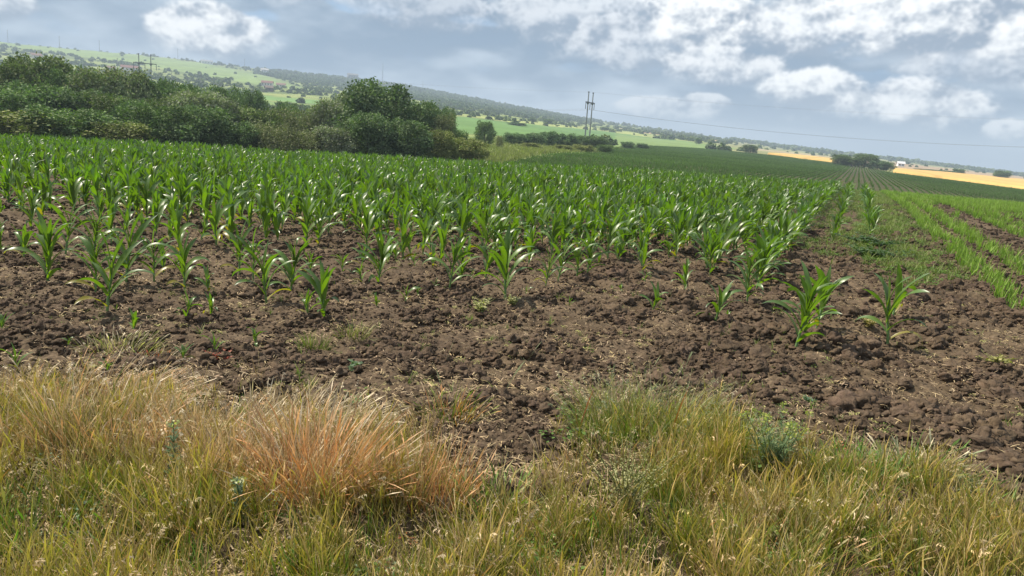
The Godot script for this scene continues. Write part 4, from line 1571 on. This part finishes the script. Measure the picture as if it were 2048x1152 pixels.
	herb("seed_weed", "brown seeded weed by the orange-tipped tuft", "weed", -0.42, -3.75, 0.30, 16, 0.18, 0.014, 50, lin(0.34, 0.24, 0.12), lin(0.52, 0.38, 0.20), Color(0, 0, 0, 0), 65, 0.4)
	herb("corner_weed", "leafy weed with a yellow-green top at the picture's edge behind the corner grass", "weed", -3.02, -4.05, 0.34, 7, 0.16, 0.06, 40, lin(0.06, 0.11, 0.03), lin(0.13, 0.20, 0.06), Color(0.42, 0.48, 0.10, 1.0), 66, 0.25)
	herb("low_weed", "pale yellow-green weed patch on bare soil below the slender foremost corn", "weed", -0.28, -6.86, 0.13, 16, 0.20, 0.05, 16, lin(0.30, 0.31, 0.12), lin(0.45, 0.43, 0.22), Color(0, 0, 0, 0), 67, 0.35)
	herb("low_weed", "smaller pale weed beside the yellow-green patch, nearer the corn cluster", "weed", 0.03, -7.30, 0.11, 10, 0.12, 0.045, 14, lin(0.30, 0.31, 0.12), lin(0.45, 0.43, 0.22), Color(0, 0, 0, 0), 68, 0.35)
	herb("low_weed", "pale withering weed between the lone corn plant and the bright grassy rows", "weed", 3.55, -7.35, 0.10, 14, 0.22, 0.05, 14, lin(0.28, 0.26, 0.09), lin(0.45, 0.36, 0.16), Color(0, 0, 0, 0), 69, 0.35)
	herb("low_weed", "yellowish sprawling weed on cloddy earth at the picture's edge", "weed", 4.05, -6.10, 0.09, 16, 0.26, 0.05, 14, lin(0.22, 0.23, 0.07), lin(0.40, 0.36, 0.14), Color(0, 0, 0, 0), 70, 0.3)
	herb("low_weed", "small blue-green weed on cloddy earth in front of the bushy corn clump", "weed", 2.06, -4.93, 0.06, 9, 0.08, 0.05, 9, lin(0.09, 0.16, 0.09), lin(0.17, 0.25, 0.15), Color(0, 0, 0, 0), 71, 0.35)
	herb("low_weed", "red-leaved low weed among the corn seedlings", "weed", -1.98, -5.02, 0.07, 12, 0.16, 0.035, 12, lin(0.28, 0.05, 0.03), lin(0.42, 0.14, 0.08), Color(0, 0, 0, 0), 72, 0.3)
	herb("low_weed", "bluish clover-like weed by the small yellowish tuft", "weed", -1.05, -5.05, 0.06, 14, 0.20, 0.045, 10, lin(0.09, 0.15, 0.08), lin(0.16, 0.23, 0.13), Color(0, 0, 0, 0), 73, 0.45)
	herb("vine_weed", "dark green spreading vine weed across the weedy strip", "weed", 7.0, -14.9, 0.20, 50, 0.85, 0.10, 16, lin(0.04, 0.085, 0.03), lin(0.08, 0.14, 0.05), Color(0, 0, 0, 0), 74, 0.45)
	herb("vine_weed", "dark vine weed patch nearer the lone corn than the spreading one", "weed", 6.1, -13.0, 0.18, 44, 0.70, 0.10, 16, lin(0.045, 0.09, 0.03), lin(0.09, 0.15, 0.05), Color(0, 0, 0, 0), 75, 0.45)
	# red and orange withered leaves standing in the grass
	for p in [[0.42, -3.95, "first", 0.30], [0.92, -3.95, "second", 0.36]]:
		rng.seed = 80 + int(p[3] * 100.0)
		var b := Bag.new()
		for q in 2:
			grass_blade(b, Vector3(0, 0, 0), p[3] * (1.0 - 0.2 * q), 0.010, 0.3 + q * 2.5, 0.15, 0.25, lin(0.16, 0.14, 0.05), lin(0.52, 0.11, 0.05), 0, 6)
		var o := put(b.mesh(mats.blade), "red_leaf_stalk")
		o.position = Vector3(p[0], soil_y(p[0], p[1]), p[1])
		tag(o, "stalk with a red withered leaf, %s from the bare gap, in the largest green clump" % p[2], "grass stalk")


# ---------------------------------------------------------------- trees
var tree_protos: Array = []

# a crown of unit height and width, its leaves gathered in lobes
func make_tree(sd: int, n: int, leaf: float, lobes: int, low: float, cols: Array, loose: float, peak: float, twigs: int) -> void:
	rng.seed = sd
	var lob: Array = []
	for k in lobes:
		var t := float(k) / lobes
		var y := lerpf(low + 0.08, 0.90, pow(t, 0.8))
		var reach := 0.36 * sqrt(maxf(1.0 - pow(absf(y - 0.42) / 0.62, 2.2), 0.05)) * rng.randf_range(0.7, 1.25)
		if peak > 0.0:
			reach *= 1.0 - peak * maxf(y - 0.4, 0.0)
		var a := k * 2.4 + rng.randf_range(-0.5, 0.5)
		lob.append([Vector3(cos(a) * reach, y, sin(a) * reach), rng.randf_range(0.065, 0.165), rng.randf_range(0.65, 1.3)])
	lob.append([Vector3(0, 0.45, 0), 0.30, 0.9])
	lob.append([Vector3(0.03, 0.68, 0), 0.22, 1.0])
	var b := Bag.new()
	var total := 0.0
	for l in lob:
		total += l[1] * l[1]
	for l in lob:
		var cnt := int(n * l[1] * l[1] / total)
		for k in cnt:
			var d := Vector3(rng.randfn(0, 1), rng.randfn(0, 1), rng.randfn(0, 1)).normalized()
			var rad: float = l[1] * (0.62 + 0.42 * pow(rng.randf(), 0.6)) * (1.0 + loose * maxf(rng.randfn(0, 1), -0.5))
			var at: Vector3 = l[0] + Vector3(d.x * rad, d.y * rad * 0.85, d.z * rad)
			if at.y < 0.01:
				continue
			var dir := (d * 0.7 + Vector3(rng.randf_range(-1, 1), rng.randf_range(-0.9, 0.8), rng.randf_range(-1, 1))).normalized()
			var side := dir.cross(Vector3(rng.randf_range(-1, 1), rng.randf_range(-1, 1), rng.randf_range(-1, 1))).normalized()
			var len := leaf * rng.randf_range(0.6, 1.35)
			var w := len * 0.34
			var col: Color = (cols[0] as Color).lerp(cols[1], rng.randf())
			col = col * float(l[2]) * rng.randf_range(0.8, 1.2)
			b.quad(at - dir * len * 0.5, at + side * w, at + dir * len * 0.5, at - side * w, col)
	var tb := Bag.new()
	tb.tube([Vector3(0, -0.05, 0), Vector3(0.01, 0.2, 0.0), Vector3(-0.01, 0.5, 0.01), Vector3(0.0, 0.8, 0)], [0.035, 0.026, 0.017, 0.006], 7, lin(0.085, 0.07, 0.055))
	for k in twigs:
		var l: Array = lob[k % lobes]
		var e: Vector3 = l[0]
		var s := Vector3(0, e.y * rng.randf_range(0.25, 0.55), 0)
		tb.tube([s, s.lerp(e, 0.55) + Vector3(0, 0.03, 0), e + (e - s).normalized() * l[1] * 0.9], [0.013, 0.008, 0.002], 5, lin(0.085, 0.07, 0.055))
	tree_protos.append([b.mesh(mats.tree_leaf), tb.mesh(mats.bark, true)])


func tree(x: float, z: float, h: float, w: float, k: int, called: String, label: String) -> void:
	var o := Node3D.new()
	add_named(o, called)
	o.position = Vector3(x, gy(x, z), z)
	o.rotation.y = fmod(absf(x * 7.3 + z * 3.1), TAU)
	var pick: int = k * 2 + int(absf(x * 13.0 + z * 5.0)) % 2
	var c := put(tree_protos[pick][0], "crown", o)
	var t := put(tree_protos[pick][1], "trunk", o)
	c.scale = Vector3(w, h * 1.08, w)
	t.scale = Vector3(w * 0.8, h, w * 0.8)
	tag(o, label, called, "trees and shrubs beyond the corn")


func build_trees() -> void:
	var kinds := [
		[14400, 0.035, 46, 0.02, [lin(0.115, 0.164, 0.065), lin(0.241, 0.276, 0.125)], 0.27, 0.2, 16],    # olive tree
		[14400, 0.036, 49, 0.04, [lin(0.126, 0.180, 0.085), lin(0.285, 0.291, 0.173)], 0.33, 0.5, 17],    # willow-like
		[13600, 0.035, 42, 0.0, [lin(0.095, 0.152, 0.065), lin(0.199, 0.268, 0.114)], 0.26, 0.0, 14],     # mid green
		[15200, 0.034, 49, 0.0, [lin(0.084, 0.135, 0.066), lin(0.193, 0.246, 0.122)], 0.24, 0.1, 14],     # dark
		[14400, 0.035, 46, 0.0, [lin(0.206, 0.253, 0.125), lin(0.285, 0.291, 0.236)], 0.31, 0.2, 14],     # pale willow
		[8320, 0.031, 39, 0.0, [lin(0.146, 0.168, 0.085), lin(0.249, 0.251, 0.145)], 0.37, 0.3, 26],    # brownish, twiggy
		[10400, 0.040, 39, -0.05, [lin(0.162, 0.194, 0.070), lin(0.285, 0.291, 0.125)], 0.27, -0.3, 12],  # olive shrub
		[9600, 0.040, 34, -0.05, [lin(0.086, 0.149, 0.077), lin(0.180, 0.244, 0.127)], 0.29, -0.2, 12]]  # dark shrub
	for k in kinds.size():
		for q in 2:
			var p: Array = kinds[k]
			make_tree(1000 + k * 10 + q, p[0], p[1], p[2], p[3], p[4], p[5], p[6], p[7])
	plant_trees()


# ---------------------------------------------------------------- hillside
func hill_bush(sd: int, n: int, c0: Color, c1: Color) -> ArrayMesh:
	rng.seed = sd
	var b := Bag.new()
	for k in n:
		var d := Vector3(rng.randfn(0, 1), absf(rng.randfn(0, 1)) * 0.9, rng.randfn(0, 1)).normalized()
		var at := Vector3(d.x * 0.5, d.y * 0.85, d.z * 0.5) * rng.randf_range(0.65, 1.05)
		var dir := Vector3(rng.randf_range(-1, 1), rng.randf_range(-1, 1), rng.randf_range(-1, 1)).normalized()
		var side := dir.cross(d + Vector3(0.01, 0.02, 0.03)).normalized()
		var l := 0.22 * rng.randf_range(0.7, 1.3)
		b.quad(at - dir * l, at + side * l * 0.7, at + dir * l, at - side * l * 0.7, c0.lerp(c1, rng.randf()))
	return b.mesh(mats.tree_leaf)


func build_hillside() -> void:
	var bush := [hill_bush(1200, 70, lin(0.075, 0.115, 0.048), lin(0.140, 0.185, 0.075)), hill_bush(1201, 70, lin(0.068, 0.11, 0.048), lin(0.125, 0.175, 0.07)), hill_bush(1202, 60, lin(0.10, 0.145, 0.045), lin(0.18, 0.225, 0.075))]
	var spots: Array = [[], [], []]
	var tints: Array = [PackedColorArray(), PackedColorArray(), PackedColorArray()]
	rng.seed = 1300
	for n in 46000:
		var az := rng.randf_range(-37.0, 38.0)
		var r := 230.0 * pow(2100.0 / 230.0, pow(rng.randf(), 0.62))
		var x := r * sin(deg_to_rad(az))
		var z := -r * cos(deg_to_rad(az))
		var f := field_at(az, r)
		var name_f: String = f[0] if f.size() > 0 else ""
		var want := 0.0
		var size := 1.0
		var n1 := noise_a.get_noise_2d(x * 0.009 + 5.0, z * 0.009)
		var n2 := noise_b.get_noise_2d(x * 0.03, z * 0.03)
		match name_f:
			"":
				want = clampf(0.05 + n1 * 0.9 + n2 * 0.5, 0.03, 0.8)
				size = rng.randf_range(2.0, 5.5)
			"ridge_wood":
				want = 0.75
				size = rng.randf_range(3.5, 6.0)
			"red_slope":
				want = 0.35
				size = rng.randf_range(2.5, 5.0)
			"scrub_edge":
				want = clampf(n1 * 1.4 + 0.1, 0.0, 1.0)
				size = rng.randf_range(2.0, 4.5)
			"yellow_strip":
				want = 0.04
				size = rng.randf_range(2.0, 4.5)
			"vineyard":
				want = 0.006
				size = rng.randf_range(2.0, 4.0)
			"brown_field", "tan_field":
				want = 0.012
				size = rng.randf_range(2.0, 4.0)
		if az > 16.0 and r < 640.0:
			continue
		if az > 15.0 and name_f == "":
			want *= 0.12
			if r > 1450.0:
				want = 0.55
				size = rng.randf_range(4.0, 8.0)
		if rng.randf() > want:
			continue
		var k := rng.randi_range(0, 2)
		if name_f == "ridge_wood":
			k = rng.randi_range(0, 1)
		size *= 0.85 + r / 3000.0
		spots[k].append(spot(x, land_y(x, z) - 0.25, z, size, rng.randf() * TAU, 0.0, 0.0, rng.randf_range(0.55, 0.95)))
		var tone := rng.randf_range(0.75, 1.25)
		tints[k].append(Color(tone, tone, tone))
	var scrub := stuff("hillside_scrub", "scattered scrub and woods over the far slopes and ridge", "scrub")
	for k in 3:
		many("bushes", bush[k], spots[k], tints[k], scrub)
	# hedges and trees that stand out one by one on the slopes
	for p in [[-33.0, 1650.0, 9.0, "lone bush on the ridge at the picture's edge"], [-27.3, 1600.0, 9.0, "bush on the skyline near a thin mast"], [-21.4, 1640.0, 12.0, "long dark hedge on the skyline above the vineyard"], [-20.7, 1620.0, 11.0, "second dark hedge on the skyline above the vineyard"], [-19.6, 1600.0, 9.0, "round bush on the skyline where the vineyard ends"],
			[-3.5, 1720.0, 14.0, "small tree on the falling wooded skyline"], [-2.6, 1700.0, 11.0, "second small tree on the falling wooded skyline"], [7.4, 1650.0, 14.0, "tree standing up on the low skyline past the pylon"], [8.1, 1660.0, 11.0, "second tree on the low skyline past the pylon"], [-0.6, 415.0, 5.0, "bush in the bright green field by the flat thicket"], [10.8, 700.0, 7.0, "bush on the rim of the pale green field"], [13.6, 520.0, 5.0, "small bush on the far green field by the pale rim"]]:
		var o := Node3D.new()
		add_named(o, "hillside_bush")
		var x: float = p[1] * sin(deg_to_rad(p[0]))
		var z: float = -p[1] * cos(deg_to_rad(p[0]))
		o.position = Vector3(x, land_y(x, z) - 0.3, z)
		var c := put(bush[1], "crown", o)
		c.scale = Vector3(p[2], p[2] * 0.7, p[2])
		tag(o, p[3], "bush", "bushes on the far slopes")
	# houses far up the slope
	house(-32.1, 1072.0, 11.0, 7.0, 3.0, lin(0.62, 0.58, 0.52), lin(0.25, 0.15, 0.11), 0.4, 2, "low house with an orange roof peeping over the wood at the picture's edge")
	house(-26.9, 930.0, 17.0, 7.0, 3.4, lin(0.72, 0.70, 0.66), lin(0.24, 0.135, 0.115), 0.15, 5, "white house with a wide red roof behind the distant pylon")
	house(-28.0, 900.0, 7.0, 5.0, 2.4, lin(0.60, 0.56, 0.48), lin(0.23, 0.16, 0.12), 0.3, 2, "small house with a brownish roof near the wide red-roofed one")
	house(-18.3, 860.0, 11.0, 6.0, 3.4, lin(0.70, 0.67, 0.62), lin(0.20, 0.10, 0.09), -0.2, 4, "white house with a dark red roof in the middle of the slope")
	house(-17.4, 862.0, 9.0, 5.0, 2.6, lin(0.66, 0.62, 0.58), lin(0.22, 0.135, 0.115), -0.1, 3, "long low house adjoining the dark red-roofed one")
	house(-22.2, 1600.0, 20.0, 8.0, 4.5, lin(0.70, 0.72, 0.74), lin(0.30, 0.32, 0.34), 0.1, 4, "pale building on the skyline where the vineyard narrows")
	house(-18.5, 1500.0, 13.0, 8.0, 5.0, lin(0.72, 0.72, 0.72), lin(0.45, 0.44, 0.43), 0.2, 3, "white building just below the wooded skyline")
	house(-12.5, 1735.0, 22.0, 10.0, 9.0, lin(0.30, 0.30, 0.30), lin(0.20, 0.20, 0.20), 0.2, 4, "dark flat building on the skyline near the tall mast")
	house(26.1, 590.0, 4.2, 3.5, 2.0, lin(0.80, 0.80, 0.82), lin(0.62, 0.62, 0.64), 0.3, 2, "small white shed beyond the golden wheat")
	house(-18.2, 700.0, 6.0, 5.0, 3.0, lin(0.14, 0.11, 0.09), lin(0.18, 0.14, 0.11), 0.2, 1, "dark wooden hut below the dark red-roofed house")
	# masts and poles
	post("lattice_mast", "tall thin mast on the wooded skyline", "mast", -10.4, 1790.0, 43.0, 0.75)
	post("utility_pole", "thin pole on the skyline at the picture's corner", "utility pole", -33.5, 1690.0, 24.0, 0.45)
	post("utility_pole", "thin pole on the skyline above the vineyard's start", "utility pole", -30.8, 1650.0, 22.0, 0.45)
	post("utility_pole", "thin pole on the skyline between two hedges", "utility pole", -28.6, 1650.0, 20.0, 0.4)
	post("utility_pole", "thin pole on the skyline past the distant pylon", "utility pole", -24.0, 1650.0, 22.0, 0.4)
	post("utility_pole", "thin pole on the skyline near the pale building", "utility pole", -19.8, 1600.0, 20.0, 0.4)
	post("utility_pole", "thin pole on the wooded skyline below the tall mast", "utility pole", -7.5, 1700.0, 20.0, 0.4)
	post("utility_pole", "short pole among the scrub beside the wide red-roofed house", "utility pole", -27.6, 880.0, 13.0, 0.3)
	post("utility_pole", "short pole on the green slope past the distant pylon", "utility pole", -24.4, 700.0, 10.0, 0.25)
	post("utility_pole", "second short pole on the green slope past the distant pylon", "utility pole", -22.6, 690.0, 10.0, 0.25)


func land_y(x: float, z: float) -> float:
	var r := sqrt(x * x + z * z)
	var y := gy(x, z)
	if r > 500.0:
		y += noise_a.get_noise_2d(x * 0.012, z * 0.012) * r * 0.0014
	return y


func house(az: float, r: float, l: float, w: float, h: float, wall: Color, roof: Color, turn: float, windows: int, label: String) -> void:
	var o := Node3D.new()
	add_named(o, "hut" if windows == 1 else "house")
	var x := r * sin(deg_to_rad(az))
	var z := -r * cos(deg_to_rad(az))
	o.position = Vector3(x, land_y(x, z), z)
	o.rotation.y = -deg_to_rad(az) + turn
	tag(o, label, "building")
	var b := Bag.new()
	b.box(Vector3(-l / 2, -1.5, -w / 2), Vector3(l / 2, h, w / 2), wall)
	b.tri(Vector3(-l / 2, h, -w / 2), Vector3(-l / 2, h + w * 0.32, 0), Vector3(-l / 2, h, w / 2), wall)
	b.tri(Vector3(l / 2, h, w / 2), Vector3(l / 2, h + w * 0.32, 0), Vector3(l / 2, h, -w / 2), wall)
	put(b.mesh(mats.wall), "wall", o)
	var t := Bag.new()
	var e := 0.5
	for s in [-1.0, 1.0]:
		var eave := Vector3(0, h - 0.2, s * (w / 2 + e))
		var top := Vector3(0, h + w * 0.34, 0)
		var hx := Vector3(l / 2 + e, 0, 0)
		t.quad(eave - hx, eave + hx, top + hx, top - hx, roof)
		t.quad(eave - hx + Vector3(0, 0.25, 0), eave + hx + Vector3(0, 0.25, 0), top + hx + Vector3(0, 0.25, 0), top - hx + Vector3(0, 0.25, 0), roof)
		t.quad(eave - hx, eave + hx, eave + hx + Vector3(0, 0.25, 0), eave - hx + Vector3(0, 0.25, 0), roof)
	put(t.mesh(mats.wall), "roof", o)
	for k in windows:
		var wb := Bag.new()
		var cx := -l / 2 + l * (k + 0.5) / windows
		wb.box(Vector3(cx - 0.55, h * 0.35, w / 2 - 0.05), Vector3(cx + 0.55, h * 0.78, w / 2 + 0.04), lin(0.05, 0.055, 0.06))
		put(wb.mesh(mats.wall), "window", o)


func post(called: String, label: String, category: String, az: float, r: float, h: float, rad: float) -> void:
	var x := r * sin(deg_to_rad(az))
	var z := -r * cos(deg_to_rad(az))
	var b := Bag.new()
	if called == "lattice_mast":
		for k in 3:
			var a := TAU * k / 3.0
			b.tube([Vector3(cos(a), 0, sin(a)) * rad * 1.3, Vector3(cos(a), 0, sin(a)) * rad * 0.3 + Vector3(0, h, 0)], [rad * 0.3, rad * 0.22], 5, lin(0.30, 0.31, 0.33))
		for k in 24:
			var t0 := k / 24.0
			var t1 := (k + 1) / 24.0
			for q in 3:
				var a := TAU * q / 3.0
				var c := TAU * (q + 1) / 3.0
				b.tube([Vector3(cos(a), 0, sin(a)) * rad * lerpf(1.3, 0.3, t0) + Vector3(0, h * t0, 0), Vector3(cos(c), 0, sin(c)) * rad * lerpf(1.3, 0.3, t1) + Vector3(0, h * t1, 0)], [rad * 0.14, rad * 0.14], 4, lin(0.30, 0.31, 0.33))
	else:
		b.tube([Vector3(0, -1, 0), Vector3(0, h, 0)], [rad, rad * 0.6], 6, lin(0.20, 0.19, 0.18))
		b.box(Vector3(-1.1, h * 0.92, -0.1), Vector3(1.1, h * 0.94, 0.1), lin(0.2, 0.19, 0.18))
	var o := put(b.mesh(mats.concrete), called)
	o.position = Vector3(x, land_y(x, z), z)
	tag(o, label, category)


# ---------------------------------------------------------------- power line
var hangers: Array = []

func pylon(x: float, z: float, h: float, arm_turn: float, gap: float, label: String) -> void:
	var o := Node3D.new()
	add_named(o, "concrete_pylon")
	o.position = Vector3(x, gy(x, z), z)
	o.rotation.y = arm_turn
	tag(o, label, "pylon", "concrete pylons of the power line")
	var grey := lin(0.20, 0.205, 0.21)
	var dark := lin(0.10, 0.105, 0.11)
	var arm_y := h * 0.795
	for s in [-1.0, 1.0]:
		var b := Bag.new()
		b.tube([Vector3(s * gap / 2, -2.0, 0), Vector3(s * gap / 2, h, 0)], [0.36, 0.22], 10, grey)
		var q := put(b.mesh(mats.concrete, true), "pole", o)
		var cb := Bag.new()
		cb.tube([Vector3(s * gap / 2, h, 0), Vector3(s * gap / 2, h + 0.5, 0)], [0.34, 0.34], 8, dark)
		put(cb.mesh(mats.concrete), "pole_cap", q)
		var kb := Bag.new()
		kb.tube([Vector3(s * gap / 2, arm_y - 0.9, 0), Vector3(s * gap / 2, arm_y - 0.2, 0), Vector3(s * gap / 2, arm_y + 0.3, 0)], [0.3, 0.75, 0.5], 10, dark)
		put(kb.mesh(mats.concrete), "collar", q)
	var ab := Bag.new()
	ab.box(Vector3(-gap * 0.98, arm_y - 0.2, -0.22), Vector3(gap * 0.98, arm_y + 0.18, 0.22), dark)
	put(ab.mesh(mats.concrete), "cross_arm", o)
	var ends: Array = []
	for s in [-0.95, 0.0, 0.95]:
		var ib := Bag.new()
		var pts: Array = []
		var radii: Array = []
		for k in 15:
			pts.append(Vector3(s * gap, arm_y - 0.2 - k * 0.2, 0))
			radii.append(0.10 if k % 2 == 0 else 0.20)
		ib.tube(pts, radii, 8, dark)
		put(ib.mesh(mats.cable, true), "insulator", o)
		ends.append(o.transform * Vector3(s * gap, arm_y - 3.0, 0))
	for s in [-1.0, 1.0]:
		ends.append(o.transform * Vector3(s * gap / 2, h + 0.5, 0))
	hangers.append(ends)


func build_power_line() -> void:
	pylon(-197.0, -404.0, 20.4, deg_to_rad(26.0), 5.6, "distant concrete twin-pole pylon standing behind the wood, its arm spread wide")
	pylon(28.9, -346.8, 19.9, deg_to_rad(63.0), 5.2, "concrete twin-pole pylon beside the blackish hedge end, seen almost edge on")
	var third: Array = []
	var off := Vector3(262.0, 3.5, -62.0) + Vector3(0, 0, 130.0)
	for e in hangers[1]:
		third.append(e + off + Vector3(0, -1.0, 0))
	var names := ["conductor wire on the first insulator", "conductor wire on the middle insulator", "conductor wire on the last insulator", "thin earth wire on the first pole top", "thin earth wire on the second pole top"]
	for k in 5:
		var b := Bag.new()
		for span in 2:
			var p: Vector3 = hangers[0][k] if span == 0 else hangers[1][k]
			var q: Vector3 = hangers[1][k] if span == 0 else third[k]
			var pts: Array = []
			var radii: Array = []
			for s in 33:
				var t := s / 32.0
				pts.append(p.lerp(q, t) + Vector3(0, -4.0 * t * (1.0 - t) * (6.5 if k < 3 else 3.5), 0))
				radii.append(0.016 if k < 3 else 0.010)
			b.tube(pts, radii, 4, lin(0.12, 0.125, 0.13))
		var o := put(b.mesh(mats.cable), "power_cable")
		tag(o, names[k] + " of the edge-on pylon", "cable", "cables of the power line")
